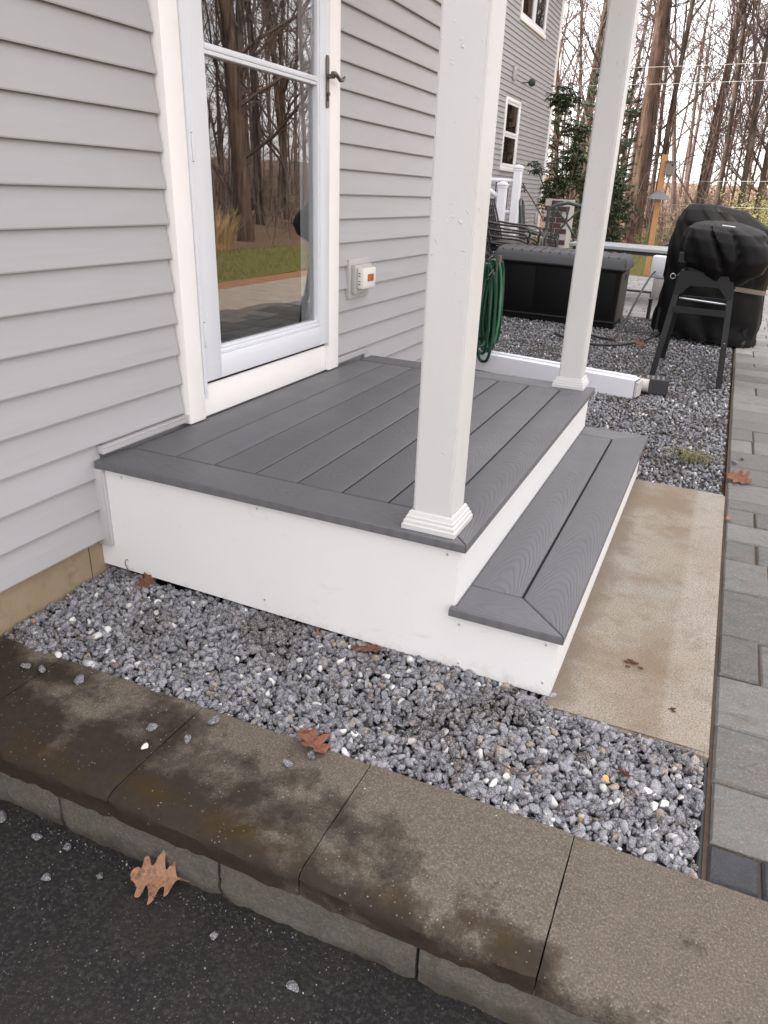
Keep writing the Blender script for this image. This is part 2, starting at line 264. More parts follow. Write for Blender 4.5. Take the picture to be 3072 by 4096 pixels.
def glassmat(name, ior, tint):
    m = bpy.data.materials.new(name); m.use_nodes = True; t = m.node_tree; t.nodes.clear()
    o = t.nodes.new('ShaderNodeOutputMaterial'); g = t.nodes.new('ShaderNodeBsdfGlossy'); g.inputs['Roughness'].default_value = 0.0; g.inputs['Color'].default_value = (1, 1, 1, 1)
    tr = t.nodes.new('ShaderNodeBsdfTransparent'); tr.inputs['Color'].default_value = tint + (1,)
    fr = t.nodes.new('ShaderNodeFresnel'); ge = t.nodes.new('ShaderNodeNewGeometry'); mr = t.nodes.new('ShaderNodeMapRange'); mr.inputs['To Min'].default_value = ior; mr.inputs['To Max'].default_value = 1 / ior; t.links.new(ge.outputs['Backfacing'], mr.inputs['Value']); t.links.new(mr.outputs['Result'], fr.inputs['IOR']); mi = t.nodes.new('ShaderNodeMixShader')
    t.links.new(fr.outputs[0], mi.inputs[0]); t.links.new(tr.outputs[0], mi.inputs[1]); t.links.new(g.outputs[0], mi.inputs[2]); t.links.new(mi.outputs[0], o.inputs[0]); return m
MAT['glass'] = glassmat('coated_door_glass', 1.9, (.93, .94, .94))
MAT['winglass'] = glassmat('window_glass', 1.30, (.6, .6, .6))

# ---------------------------------------------------------------- object helpers
def tag(o, label=None, cat=None, group=None, kind=None):
    if label: o['label'] = label
    if cat: o['category'] = cat
    if group: o['group'] = group
    if kind: o['kind'] = kind
    return o
def thing(name, label, cat, loc=(0, 0, 0), rz=0, group=None):
    o = bpy.data.objects.new(name, None); COL.objects.link(o); o.location = loc; o.rotation_euler = (0, 0, rz); o.empty_display_size = .1
    return tag(o, label, cat, group)
def link(name, me, mat, parent=None, loc=(0, 0, 0), rot=(0, 0, 0)):
    o = bpy.data.objects.new(name, me); COL.objects.link(o); o.parent = parent; o.location = loc; o.rotation_euler = rot
    if mat and not me.materials: me.materials.append(MAT[mat])
    return o
def pydata(name, V, F, smooth=False):
    me = bpy.data.meshes.new(name); me.from_pydata([tuple(v) for v in V], [], [tuple(f) for f in F]); me.update()
    if smooth: me.shade_smooth()
    return me
class B:
    """collects shapes into one mesh"""
    def __init__(s): s.V = []; s.F = []
    def add(s, V, F):
        n = len(s.V); s.V += [tuple(v) for v in V]; s.F += [tuple(i + n for i in f) for f in F]; return s
    def box(s, x0, x1, y0, y1, z0, z1, ch=0.0):
        if ch <= 0:
            V = [(x, y, z) for z in (z0, z1) for y in (y0, y1) for x in (x0, x1)]
            return s.add(V, [(0, 2, 3, 1), (4, 5, 7, 6), (0, 1, 5, 4), (2, 6, 7, 3), (0, 4, 6, 2), (1, 3, 7, 5)])
        bm = bmesh.new(); bmesh.ops.create_cube(bm, size=1)
        for v in bm.verts: v.co = ((x0 + x1) / 2 + v.co.x * (x1 - x0), (y0 + y1) / 2 + v.co.y * (y1 - y0), (z0 + z1) / 2 + v.co.z * (z1 - z0))
        bmesh.ops.bevel(bm, geom=bm.edges[:], offset=ch, segments=2, affect='EDGES', profile=.5)
        bm.verts.index_update(); s.add([v.co for v in bm.verts], [[v.index for v in f.verts] for f in bm.faces]); bm.free(); return s
    def tube(s, P, r, n=8, cap=True, closed=False):
        P = [Vector(p) for p in P]; m = len(P)
        rr = r if hasattr(r, '__len__') else [r] * m
        n0 = len(s.V); ref = None
        for i in range(m):
            a = P[(i - 1) % m] if (closed or i > 0) else P[i]; b = P[(i + 1) % m] if (closed or i < m - 1) else P[i]
            t = (b - a)
            if t.length < 1e-9: t = Vector((0, 0, 1))
            t.normalize()
            if ref is None: ref = t.orthogonal().normalized()
            ref = (ref - t * ref.dot(t))
            if ref.length < 1e-6: ref = t.orthogonal()
            ref.normalize(); q = t.cross(ref)
            for j in range(n):
                a_ = 2 * math.pi * j / n; w = P[i] + (ref * math.cos(a_) + q * math.sin(a_)) * rr[i]; s.V.append((w.x, w.y, w.z))
        rings = m if closed else m - 1
        for i in range(rings):
            a0 = n0 + i * n; b0 = n0 + ((i + 1) % m) * n
            for j in range(n): s.F.append((a0 + j, a0 + (j + 1) % n, b0 + (j + 1) % n, b0 + j))
        if cap and not closed:
            s.F.append(tuple(n0 + j for j in range(n))[::-1]); s.F.append(tuple(n0 + (m - 1) * n + j for j in range(n)))
        return s
    def prism(s, poly, axis, a, b):
        """polygon in the two other axes, extruded along axis from a to b"""
        f = {'x': lambda u, v, w: (w, u, v), 'y': lambda u, v, w: (u, w, v), 'z': lambda u, v, w: (u, v, w)}[axis]
        n = len(poly); V = [f(u, v, a) for u, v in poly] + [f(u, v, b) for u, v in poly]
        F = [tuple(range(n))[::-1], tuple(range(n, 2 * n))] + [(i, (i + 1) % n, n + (i + 1) % n, n + i) for i in range(n)]
        return s.add(V, F)
    def disc(s, c, nrm, r, h, n=12):
        c = Vector(c); d = Vector(nrm).normalized(); return s.tube([c, c + d * h * .6, c + d * h], [r, r * .96, r * .6], n)
    def build(s, name, mat, parent=None, smooth=False, loc=(0, 0, 0), rot=(0, 0, 0), fix=True):
        me = pydata(name, s.V, s.F)
        if fix:
            bm = bmesh.new(); bm.from_mesh(me); bmesh.ops.recalc_face_normals(bm, faces=bm.faces[:]); bm.to_mesh(me); bm.free()
        if smooth:
            me.shade_smooth()
            try: me.set_sharp_from_angle(angle=R(38))
            except Exception: pass
        return link(name, me, mat, parent, loc, rot)
def dup(root, loc=None, rz=None, label=None, scale=None):
    c = root.copy(); COL.objects.link(c)
    if loc is not None: c.location = loc
    if rz is not None: c.rotation_euler = (0, 0, rz)
    if scale is not None: c.scale = (scale,) * 3
    if label: c['label'] = label
    for ch in list(root.children):
        d = ch.copy(); COL.objects.link(d); d.parent = c
        for g in list(ch.children):
            e = g.copy(); COL.objects.link(e); e.parent = d
    return c
def arc(c, r, a0, a1, n, plane='xz'):
    out = []
    for i in range(n + 1):
        a = a0 + (a1 - a0) * i / n; u, v = r * math.cos(a), r * math.sin(a)
        out.append((c[0] + u, c[1], c[2] + v) if plane == 'xz' else ((c[0], c[1] + u, c[2] + v) if plane == 'yz' else (c[0] + u, c[1] + v, c[2])))
    return out

# ================================================================ THE SETTING
# ---- terrain: one sheet with the step of the retaining wall in it
xs = np.concatenate([np.linspace(-900, -40, 12), np.linspace(-34, 40, 50), np.linspace(50, 900, 12)])
ys = np.concatenate([np.linspace(-900, -20, 8), [-6, -2, -.66, -.655], np.linspace(-.2, 14, 10), np.linspace(16, 60, 30), np.linspace(70, 900, 12)])
V = []; F = []
for y in ys:
    for x in xs:
        d = max(0, max(x - 8, y - 22, -x - 14)); z = -.64 if y <= -.66 else -.475
        z += min(6, .035 * max(0, d - 4)) + .25 * min(1, d / 6) * noise.noise((x * .13, y * .13, 0)); V.append((x, y, z))
nx = len(xs)
for j in range(len(ys) - 1):
    for i in range(nx - 1): F.append((j * nx + i, j * nx + i + 1, (j + 1) * nx + i + 1, (j + 1) * nx + i))
gm = pydata('ground', V, F, False); ground = link('ground', gm, 'litter'); tag(ground, 'brown leaf-littered ground running back under the bare woods', None, None, 'structure')
def terr(x, y):
    d = max(0, max(x - 8, y - 22, -x - 14)); return (-.475 if y > -.66 else -.64) + min(6, .035 * max(0, d - 4)) + .25 * min(1, d / 6) * noise.noise((x * .13, y * .13, 0))
# driveway
bm = bmesh.new(); nx_, ny_ = 70, 46
for j in range(ny_ + 1):
    for i in range(nx_ + 1):
        x = .085 + 3.4 * i / nx_; y = -2.6 + 1.92 * j / ny_
        bm.verts.new((x, y, -.602 + .006 * noise.noise((x * 2.1, y * 2.1, 3)) + .0025 * noise.noise((x * 11, y * 11, 5))))
bm.verts.ensure_lookup_table()
for j in range(ny_):
    for i in range(nx_): a = j * (nx_ + 1) + i; bm.faces.new([bm.verts[q] for q in (a, a + 1, a + nx_ + 2, a + nx_ + 1)])
me = bpy.data.meshes.new('driveway'); bm.to_mesh(me); bm.free(); me.shade_smooth()
drv = link('driveway', me, 'asphalt'); tag(drv, 'black asphalt driveway flecked with pale grit below the retaining wall', None, None, 'structure')
far_drive = B().box(.085, 14, -30, -2.6, -.63, -.606).build('driveway', 'asphalt'); tag(far_drive, 'rest of the black asphalt driveway behind the walk', None, None, 'structure')
# lawn
P = [(4.42, -.6)] + [(4.36 + .10 * math.sin(t * .9), -.2 + t) for t in np.linspace(0, 12.2, 26)] + [(4.0, 12.6), (2.0, 12.7), (-3.3, 12.7), (-8, 13), (-10, 22), (-3, 22.5), (2, 20), (5, 15.5), (6.8, 11.6), (7.0, 8), (7.6, 3), (8, -.6)]
lb = B(); lb.prism(P, 'z', -.47, -.432); lawn = lb.build('lawn', 'lawn'); tag(lawn, 'strip of rough green lawn between the patio and the woods', None, None, 'structure')
gv = []; gf = []
def inpoly(x, y):
    c = False; j = len(P) - 1
    for i in range(len(P)):
        if (P[i][1] > y) != (P[j][1] > y) and x < (P[j][0] - P[i][0]) * (y - P[i][1]) / (P[j][1] - P[i][1]) + P[i][0]: c = not c
        j = i
    return c
cnt = 0
while cnt < 16000:
    if random.random() < .75: x, y = random.uniform(4.2, 7.6), random.uniform(3, 15)
    else: x, y = random.uniform(-4, 5), random.uniform(12.7, 18)
    if not inpoly(x, y): continue
    a = random.uniform(0, 6.283); h = random.uniform(.03, .075); lx, ly = random.gauss(0, .02), random.gauss(0, .02); w = .004
    n = len(gv); gv += [(x - w * math.cos(a), y - w * math.sin(a), -.435), (x + w * math.cos(a), y + w * math.sin(a), -.435), (x + lx, y + ly, -.432 + h)]; gf.append((n, n + 1, n + 2)); cnt += 1
lg = link('lawn_grass', pydata('lawn_grass', gv, gf), 'grass'); tag(lg, 'short green lawn grass in front of the woods', 'grass', None, 'stuff')

# gravel bed
gb = B(); gb.box(.09, 2.0, -.408, .30, -.50, -.434); gb.box(-3.4, 2.0, 1.80, 7.42, -.50, -.440)
gbo = gb.build('gravel_bed', 'soil'); tag(gbo, 'dark bed under the gravel beside the house', None, None, 'structure')
def stone_proto(sub, seed, n=0):
    r = random.Random(seed); bm = bmesh.new()
    if sub:
        bmesh.ops.create_icosphere(bm, subdivisions=2 if sub > 1 else 1, radius=1)
        planes = [(Vector((r.gauss(0, 1), r.gauss(0, 1), r.gauss(0, 1))).normalized(), r.uniform(.42, .80)) for _ in range(9)]
        for v in bm.verts:
            c = v.co.copy()
            for d, k_ in planes:
                e = c.dot(d) - k_
                if e > 0: c -= d * e * .97
            v.co = c * (1 + .04 * noise.noise(c * 2.5 + Vector((seed, 0, 0))))
    else:
        for _ in range(11):
            d = Vector((r.gauss(0, 1), r.gauss(0, 1), r.gauss(0, 1))).normalized() * r.uniform(.75, 1); bm.verts.new(d)
        res = bmesh.ops.convex_hull(bm, input=bm.verts[:]); bmesh.ops.delete(bm, geom=[v for v in bm.verts if not v.link_faces], context='VERTS')
    bmesh.ops.triangulate(bm, faces=bm.faces[:]); bm.verts.index_update()
    V = np.array([v.co[:] for v in bm.verts]); F = np.array([[v.index for v in f.verts] for f in bm.faces]); bm.free(); return V, F
def stone_colors(n):
    base = (.080 + .225 * rng.random(n) ** 1.2)[:, None] * np.array([[1.0, .99, 1.045]]) * (1 + rng.normal(0, .02, (n, 3)))
    u = rng.random(n)
    m = u < .046; base[m] = rng.uniform(.46, .68, m.sum())[:, None] * np.array([[1, .985, .95]])
    m = (u > .046) & (u < .08); base[m] = rng.uniform(.24, .36, m.sum())[:, None] * np.array([[1, .80, .60]])
    m = (u > .085) & (u < .12); base[m] = rng.uniform(.055, .10, m.sum())[:, None] * np.array([[1.2, .9, .72]])
    m = (u > .12) & (u < .1216); base[m] = np.array([[.34, .17, .08]])
    return np.clip(base, 0, 1)
def stones(name, pos, rad, protos, label):
    n = len(pos); cols = stone_colors(n); dp = np.array([noise.noise((p[0] * 3.3, p[1] * 4.5, 7.0)) for p in pos]); dk_ = np.clip((dp - .12) * 3.2, 0, 1)[:, None]; cols = cols * (1 - dk_ * (1 - np.array([[.50, .44, .38]]))); AV = []; AF = []; AC = []; off = 0
    q = rng.normal(size=(n, 4)); q /= np.linalg.norm(q, axis=1)[:, None]; pk = rng.integers(0, len(protos), n)
    sc = np.stack([rng.uniform(.85, 1.35, n), rng.uniform(.75, 1.0, n), rng.uniform(.5, .85, n)], 1) * rad[:, None]
    w, x, y, z = q.T
    Rm = np.stack([1 - 2 * (y * y + z * z), 2 * (x * y - z * w), 2 * (x * z + y * w), 2 * (x * y + z * w), 1 - 2 * (x * x + z * z), 2 * (y * z - x * w), 2 * (x * z - y * w), 2 * (y * z + x * w), 1 - 2 * (x * x + y * y)], 1).reshape(n, 3, 3)
    for p_, (PV, PF) in enumerate(protos):
        I = np.where(pk == p_)[0]
        if not len(I): continue
        vv = np.einsum('nij,nkj->nki', Rm[I], PV[None] * sc[I][:, None, :]) + pos[I][:, None, :]
        k_ = len(PV); AV.append(vv.reshape(-1, 3)); AF.append((PF[None] + (np.arange(len(I)) * k_)[:, None, None] + off).reshape(-1, 3)); off += len(I) * k_
        AC.append(np.repeat(cols[I], k_, axis=0))
    AV = np.concatenate(AV); AF = np.concatenate(AF); AC = np.concatenate(AC)
    me = bpy.data.meshes.new(name); me.vertices.add(len(AV)); me.vertices.foreach_set('co', AV.ravel().astype(np.float32))
    me.loops.add(AF.size); me.loops.foreach_set('vertex_index', AF.ravel().astype(np.int32)); me.polygons.add(len(AF)); me.polygons.foreach_set('loop_start', np.arange(0, AF.size, 3, dtype=np.int32))
    me.update(calc_edges=True); me.validate()
    ca = me.color_attributes.new('Col', 'FLOAT_COLOR', 'POINT'); ca.data.foreach_set('color', np.concatenate([AC, np.ones((len(AC), 1))], 1).ravel().astype(np.float32))
    o = link(name, me, 'gravel'); return tag(o, label, 'gravel', None, 'stuff')
near_protos = [stone_proto(2, i) for i in range(14)]; far_protos = [stone_proto(0, i) for i in range(14)]
def gravel_pts(n, x0, x1, y0, y1, zt, spread):
    x = rng.uniform(x0, x1, n); y = rng.uniform(y0, y1, n); hz = np.array([noise.noise((a * 4.2, b * 4.2, 1)) for a, b in zip(x, y)])
    return np.stack([x, y, zt + .010 * hz - rng.random(n) ** 1.6 * spread], 1)
p1 = gravel_pts(9500, .10, 2.002, -.412, .03, -.414, .021)
p1[:, 2] += np.clip((p1[:, 1] + .41) * .05, 0, .016)
keep = ~((p1[:, 0] > 1.62) & (p1[:, 1] > -.045)); p1 = p1[keep]
stones('gravel', p1, (.0068 + .0106 * rng.random(len(p1)) ** 1.6) * rng.uniform(.9, 1.15, len(p1)), near_protos, 'loose grey crushed-stone gravel between the retaining wall cap and the white skirt')
p0 = gravel_pts(8000, .10, 2.004, -.412, .03, -.424, .014); p0 = p0[~((p0[:, 0] > 1.62) & (p0[:, 1] > -.045))]
stones('gravel', p0, rng.uniform(.0035, .0075, len(p0)), far_protos, 'small grey stone chips filling in between the gravel beside the white skirt')
p2 = np.concatenate([gravel_pts(9000, .9, 2.0, 1.86, 4.0, -.428, .022), gravel_pts(6500, -.1, 1.2, 1.9, 4.2, -.428, .02), gravel_pts(15000, -.9, 2.0, 4.0, 7.4, -.428, .02)])
stones('gravel', p2, rng.uniform(.008, .0175, len(p2)), far_protos, 'grey gravel behind the deck around the storage box and grills')

# concrete slab in front of the step
bm = bmesh.new(); bmesh.ops.create_cube(bm, size=1)
for v in bm.verts: v.co = (1.8025 + v.co.x * .423, .905 + v.co.y * 1.885, -.445 + v.co.z * .09)
bmesh.ops.bevel(bm, geom=[e for e in bm.edges if all(v.co.z > -.41 for v in e.verts)], offset=.008, segments=3, affect='EDGES'); me = bpy.data.meshes.new('concrete_slab'); bm.to_mesh(me); bm.free()
slab = link('concrete_slab', me, 'slab'); tag(slab, 'tan stained concrete landing slab at the foot of the step', 'slab')

# ---- paving
def paver_mesh(w, d, h=.05, c=.006, jit=.0015):
    j = lambda: random.uniform(-jit, jit)
    a, b = w / 2, d / 2
    V = [(-a, -b, -h), (a, -b, -h), (a, b, -h), (-a, b, -h), (-a + j(), -b + j(), -c), (a + j(), -b + j(), -c), (a + j(), b + j(), -c), (-a + j(), b + j(), -c),
         (-a + c, -b + c, j()), (a - c, -b + c, j()), (a - c, b - c, j()), (-a + c, b - c, j())]
    F = [(0, 3, 2, 1), (8, 9, 10, 11)] + [(i, (i + 1) % 4, 4 + (i + 1) % 4, 4 + i) for i in range(4)] + [(4 + i, 4 + (i + 1) % 4, 8 + (i + 1) % 4, 8 + i) for i in range(4)]
    return V, F
patio = B(); patio.box(2.0175, 4.33, -.405, 12.5, -.50, -.428); patio.box(-3.4, 2.0170, 7.43, 12.5, -.50, -.4345)
patio = patio.build('patio', 'sand'); tag(patio, 'grey stone paver patio and walk beside the gravel', None, None, 'structure')
pieces = []
rows = [-.402, -.300, -.104, .120, .361, .594, .920, 1.183, 1.366, 1.556, 1.735, 1.855, 2.111, 2.361, 2.638, 2.887, 3.120]
while rows[-1] < 12.3: rows.append(rows[-1] + random.choice([.14, .17, .22, .24, .26, .30]))
cut = {0: 2.130, 4: 2.142, 6: 2.185, 7: 2.145, 9: 2.143, 13: 99, 14: 2.147, 15: 2.150}
for i in range(len(rows) - 1):
    y0, y1 = rows[i], rows[i + 1]; x = 2.024
    first = cut.get(i, x + random.choice([.16, .30, .34, .42, .46]))
    if first == 99: first = 2.45
    while x < 4.25:
        w = (first - x) if x < 2.03 else (random.choice([.17, .24, .30, .36, .42, .48]) if i else .115)
        if x < 3.95 and x + w > 3.80: w = 3.95 - x
        if x > 3.9: w = 4.31 - x
        m = 'paver_dark' if i == 0 else ('paver_red' if x > 3.9 else ('paver_sunlit' if x > 2.45 else ('paver' if y1 < 6 else 'paver_far')))
        pieces.append((x + w / 2, (y0 + y1) / 2, w - .007, y1 - y0 - .007, m)); x += w
y = 7.44
while y < 12.3:
    d = random.choice([.17, .22, .26, .30]); x = 2.018
    while x > -3.3:
        w = random.choice([.17, .24, .30, .36, .45]); pieces.append((x - w / 2, y + d / 2, w - .007, d - .007, 'paver_far')); x -= w
    y += d
camxy = np.array([1.82, -1.6]); 
def showing(p):
    q = Vector((p[0], p[1], -.42)) - cam.matrix_world.translation; z = q.dot(fwd); u = (q.dot(right) / z * 2911 + 1536 + 163) / 3072
    return (0 if -.05 < u < 1.06 else 50) + math.hypot(q.x, q.y)
pieces.sort(key=showing)
for x, y, w, d, m in pieces[:290]:
    V, F = paver_mesh(w, d); o = link('paver', pydata('paver', V, F), m, patio, (x, y, -.418 + random.uniform(-.0025, .0025)), (random.gauss(0, .003), random.gauss(0, .003), random.gauss(0, .003)))
rest = {}
for x, y, w, d, m in pieces[290:]:
    V, F = paver_mesh(w, d); dz = random.uniform(-.0025, .0025); rest.setdefault(m, B()).add([(a + x, b + y, c - .418 + dz) for a, b, c in V], F)
for m, b in rest.items(): tag(b.build('pavers', m, patio), None, None, None, 'stuff')
# plastic edging of the walk
eb = B(); eb.tube([(2.009, -.405, -.424), (2.009, -.30, -.420), (2.0085, -.16, -.421), (2.009, -.05, -.424)], .0045, 8); eb.box(2.0138, 2.0168, -.405, -.05, -.47, -.430)
tag(eb.build('plastic_edging', 'blackrubber', None, True), 'thin black plastic edging between gravel and dark corner paver', 'edging')

# ---- retaining wall
wall = thing('retaining_wall', 'low concrete block retaining wall with damp stained brown cap stones', 'retaining wall', (1.2, -.57, -.64))
def rough_block(name, x0, x1, y0, y1, z0, z1, mat, front, amp, seed, taper=0.0, bev=.006):
    nx_, nz_, ny_ = max(3, int((x1 - x0) / .022)), max(3, int((z1 - z0) / .014)), max(3, int((y1 - y0) / .03))
    bm = bmesh.new(); bmesh.ops.create_cube(bm, size=1)
    for v in bm.verts: v.co = ((x0 + x1) / 2 + v.co.x * (x1 - x0), (y0 + y1) / 2 + v.co.y * (y1 - y0), (z0 + z1) / 2 + v.co.z * (z1 - z0))
    ex = [e for e in bm.edges if abs(e.verts[0].co.x - e.verts[1].co.x) > 1e-6]; bmesh.ops.subdivide_edges(bm, edges=ex, cuts=nx_ - 1, use_grid_fill=True)
    ez = [e for e in bm.edges if abs(e.verts[0].co.z - e.verts[1].co.z) > 1e-6]; bmesh.ops.subdivide_edges(bm, edges=ez, cuts=nz_ - 1, use_grid_fill=True)
    ey = [e for e in bm.edges if abs(e.verts[0].co.y - e.verts[1].co.y) > 1e-6]; bmesh.ops.subdivide_edges(bm, edges=ey, cuts=ny_ - 1, use_grid_fill=True)
    for v in bm.verts:
        c = v.co; t = (c.z - z0) / (z1 - z0); fy = (y1 - c.y) / (y1 - y0)
        dx = min(c.x - x0, x1 - c.x)
        if fy > .98:                                # rough front face
            nz = noise.fractal((c.x * 30 + seed * 9, c.z * 34, seed), .9, 2.1, 4); w = front(t)
            c.y += front(t) + amp * nz * (1 - t ** 5)
            if dx < .008: c.y += (.008 - dx) * .5
            if t < .01: c.z += .003 * nz
        if t > .99:
            c.z += .0016 * noise.fractal((c.x * 14, c.y * 14, seed), 1, 2, 3)
            if dx < .004: c.z -= .0025
            if fy > .98: c.z -= .004
        if dx < .002: c.x += (1 if c.x < (x0 + x1) / 2 else -1) * (.0006 + .0012 * noise.noise((c.y * 25, c.z * 25, seed)))
    me = bpy.data.meshes.new(name); bm.to_mesh(me); bm.free(); me.shade_smooth(); me.set_sharp_from_angle(angle=R(50))
    o = link(name, me, mat, wall); o.matrix_parent_inverse = Matrix.Translation((-1.2, .57, .64)); return o
for i, (a, b) in enumerate([(.092, .338), (.338, .803), (.803, 1.278), (1.278, 1.758), (1.758, 2.235), (2.235, 2.71), (2.71, 3.185)]):
    rough_block('cap_stone', a + .0008, b - .0008, -.742, -.411 + random.uniform(-.003, .003), -.476, -.409 + random.uniform(-.0015, .0015), 'cap', lambda t: .013 * max(0, (t - .72) / .28) ** 2 + .004 * (1 - t), .0045, i + 1)
for i, (a, b) in enumerate([(.092, .20), (.20, .628), (.628, 1.072), (1.072, 1.53), (1.53, 1.985), (1.985, 2.44), (2.44, 2.9)]):
    rough_block('wall_block', a + .003, b - .003, -.728, -.50, -.640, -.4775, 'block', lambda t: .010 * (1 - min(1, 4 * t * (1.05 - t))) + .004, .007, i + 20)

# ================================================================ HOUSE
house = thing('house', 'pale grey clapboard house with white glazed storm door', 'house', (0, 1, -.6))
HP = Matrix.Translation((0, -1, .6))
def hp(o, parent=None):
    o.parent = parent or house
    if parent is None: o.matrix_parent_inverse = HP
    return o
E_ = .1038; Z0 = -.268
def wallcore(b): return b
# cut of the door is covered by a recess box: build the wall as pieces round the opening instead
core = B(); core.box(-6, .098, -3.0, .54, -.262, 2.75); core.box(-6, .098, 1.44, 3.50, -.262, 2.75); core.box(-6, .098, .54, 1.44, 2.09, 2.75); core.box(-6, .098, .54, 1.44, -.262, -.01); core.box(-6, -.10, .54, 1.44, -.01, 2.09)
w1 = hp(core.build('wall', 'siding'))
def plank(y0, y1, z, parent, x=.098, e=E_, flip=1, name='siding_plank'):
    xo = x + .0285; pr = [(x, z + .004), (x + .013, z), (xo - .001, z - .001), (xo, z + .003), (x + .0115, z + e * .985), (x + .006, z + e + .006), (x, z + e + .006)]
    b = B(); b.prism(pr, 'y', y0, y1); o = b.build(name, 'siding', parent); return o
lo, hi = .026, .052
for i in range(29):
    z = Z0 + E_ * i
    segs = []
    # left of the door
    if z < -.02: segs.append((-2.98, lo))
    else: segs.append((-2.98, .4245))
    if z < -.04: segs.append((1.885, 3.46))
    elif z < -.02 + .0: segs.append((1.885, 3.46))
    else: segs.append((1.546, 3.46))
    for a, b in segs: plank(a, b, z, w1)
# the partial planks meeting the deck
for a, b in ((.052, .431), (1.541, 1.87)):
    bb = B(); bb.prism([(.0985, .012), (.110, .012), (.1125, Z0 + 3 * E_ - .002), (.0985, Z0 + 3 * E_ - .002)], 'y', a, b); bb.build('siding_plank', 'siding', w1)
hp(B().box(.085, .150, 3.46, 3.55, -.30, 2.70, .004).build('corner_trim', 'trim'))
fb = B(); fb.box(-6, .0945, -3.0, 3.50, -.9, -.263); hp(fb.build('foundation', 'foundation'))
fj = B(); fj.box(.0946, .0950, -.050, -.0475, -.62, -.27); hp(fj.build('foundation_joint', 'dark'))
# channels round the deck
def channel(name, pts_box): 
    b = B()
    for q in pts_box: b.box(*q, .0015)
    return hp(b.build(name, 'jtrim', None, True))
channel('trim_channel', [(.100, .137, .022, .4305, .0105, .0345), (.1365, .141, .022, .4305, .0305, .0355)])
channel('trim_channel', [(.100, .137, 1.5415, 1.90, .0105, .0345), (.1365, .141, 1.5415, 1.90, .0305, .0355)])
channel('trim_channel', [(.100, .146, -.010, .0074, -.292, -.0275), (.1465, .1500, -.0065, .0074, -.292, -.0275)])
# door surround
def trimbox(*a, name='door_trim', mat='trim', ch=.002): return hp(B().box(*a, ch).build(name, mat, None, True))
trimbox(.06, .146, .431, .516, .001, 2.16); trimbox(.06, .146, 1.444, 1.540, .001, 2.16); trimbox(.06, .148, .431, 1.540, 2.1605, 2.26)
kp = trimbox(.06, .130, .5165, 1.4435, .001, .118, name='kick_board'); 
hp(B().box(-.09, .126, .5165, 1.4435, .1185, .131).build('door_sill', 'dark'))
# recess behind the storm door: jambs, inner door
hp(B().box(-.099, .115, 1.4000, 1.4435, .1315, 2.1600).build('door_jamb', 'jamb')); hp(B().box(-.099, .115, .5165, .560, .1315, 2.1600).build('door_jamb', 'jamb'))
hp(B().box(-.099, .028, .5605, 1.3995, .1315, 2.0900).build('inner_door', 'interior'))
b = B(); b.tube([(.0285, 1.22, 1.22), (.07, 1.22, 1.22)], .026, 14); b.tube([(.07, 1.22, 1.22), (.075, 1.14, 1.22)], .011, 8); hp(b.build('inner_handle', 'blackmetal', None, True))
# storm door
sd = hp(bpy.data.objects.new('storm_door', None)); COL.objects.link(sd); sd.location = (0, 0, 0); sd['label'] = 'white storm door with two clear panes'
sd.matrix_parent_inverse = HP
def dpart(b, name, mat, smooth=True): return b.build(name, mat, sd, smooth)
y0, y1, z0, z1 = .529, 1.438, .134, 2.10
def rail(box, ch=.003): return B().box(*box, ch)
st = B(); st.box(.118, .150, y0, .622, z0, z1, .003); st.box(.112, .146, .6222, .632, .2400, 2.0, .002); dpart(st, 'stile', 'door')
st = B(); st.box(.118, .150, 1.362, y1, z0, z1, .003); st.box(.112, .146, 1.349, 1.3618, .2400, 2.0, .002); dpart(st, 'stile', 'door')
br = B(); br.box(.118, .1495, .6223, 1.3617, z0, .218, .003); br.box(.118, .1455, .6223, 1.3617, .2184, .236, .004); br.box(.113, .1410, .6223, 1.3617, .2362, .248, .004); br.box(.118, .1475, .6223, 1.3617, .1985, .2183, .002); dpart(br, 'bottom_rail', 'door')
dpart(B().box(.118, .1495, .6223, 1.3617, 2.0005, z1, .003), 'top_rail', 'door')
ck = B(); ck.box(.116, .1465, .6325, 1.3485, 1.178, 1.196, .003); ck.box(.116, .1425, .6325, 1.3485, 1.1655, 1.1778, .002); dpart(ck, 'check_rail', 'door')
gl = dpart(B().box(.1195, .1235, .630, 1.352, .2470, 1.170), 'glass_pane', 'glass', False); gl = dpart(B().box(.1295, .1335, .630, 1.352, 1.190, 2.002), 'glass_pane', 'glass', False)
zb = B(); zb.box(.132, .1535, .5175, .5285, .090, 2.12, .003); zb.box(.146, .1575, .5170, .5240, .075, 2.12, .002); dpart(zb, 'hinge_rail', 'door')
dpart(B().box(.118, .1485, 1.4385, 1.4435, .120, 2.12), 'latch_strip', 'door')
for za, zb_ in ((.855, .935), (.262, .344)):
    h = B(); h.box(.1505, .1545, .5300, .5395, za, zb_, .001); dpart(h, 'hinge', 'door')
    h = B(); h.box(.1502, .1508, .5288, .5299, za - .001, zb_ + .001); h.box(.1502, .1508, .5288, .5400, za - .0022, za - .0005); h.box(.1502, .1508, .5288, .5400, zb_ + .0005, zb_ + .0022); dpart(h, 'hinge_gap', 'dark', False)
dpart(B().box(.1501, .1506, .5550, .5556, .235, 2.0), 'stile_seam', 'jamb', False); dpart(B().box(.1501, .1506, 1.4000, 1.4006, .235, 2.0), 'stile_seam', 'jamb', False)
dpart(B().box(.1501, .1505, .545, 1.43, .1962, .1970), 'rail_seam', 'jamb', False)
pl = B(); pl.prism([(1.4045, 1.100), (1.4095, 1.092), (1.4215, 1.092), (1.4265, 1.100), (1.4265, 1.268), (1.4215, 1.278), (1.4095, 1.278), (1.4045, 1.268)], 'x', .1502, .1560); hd = dpart(pl, 'handle_plate', 'bronze', False)
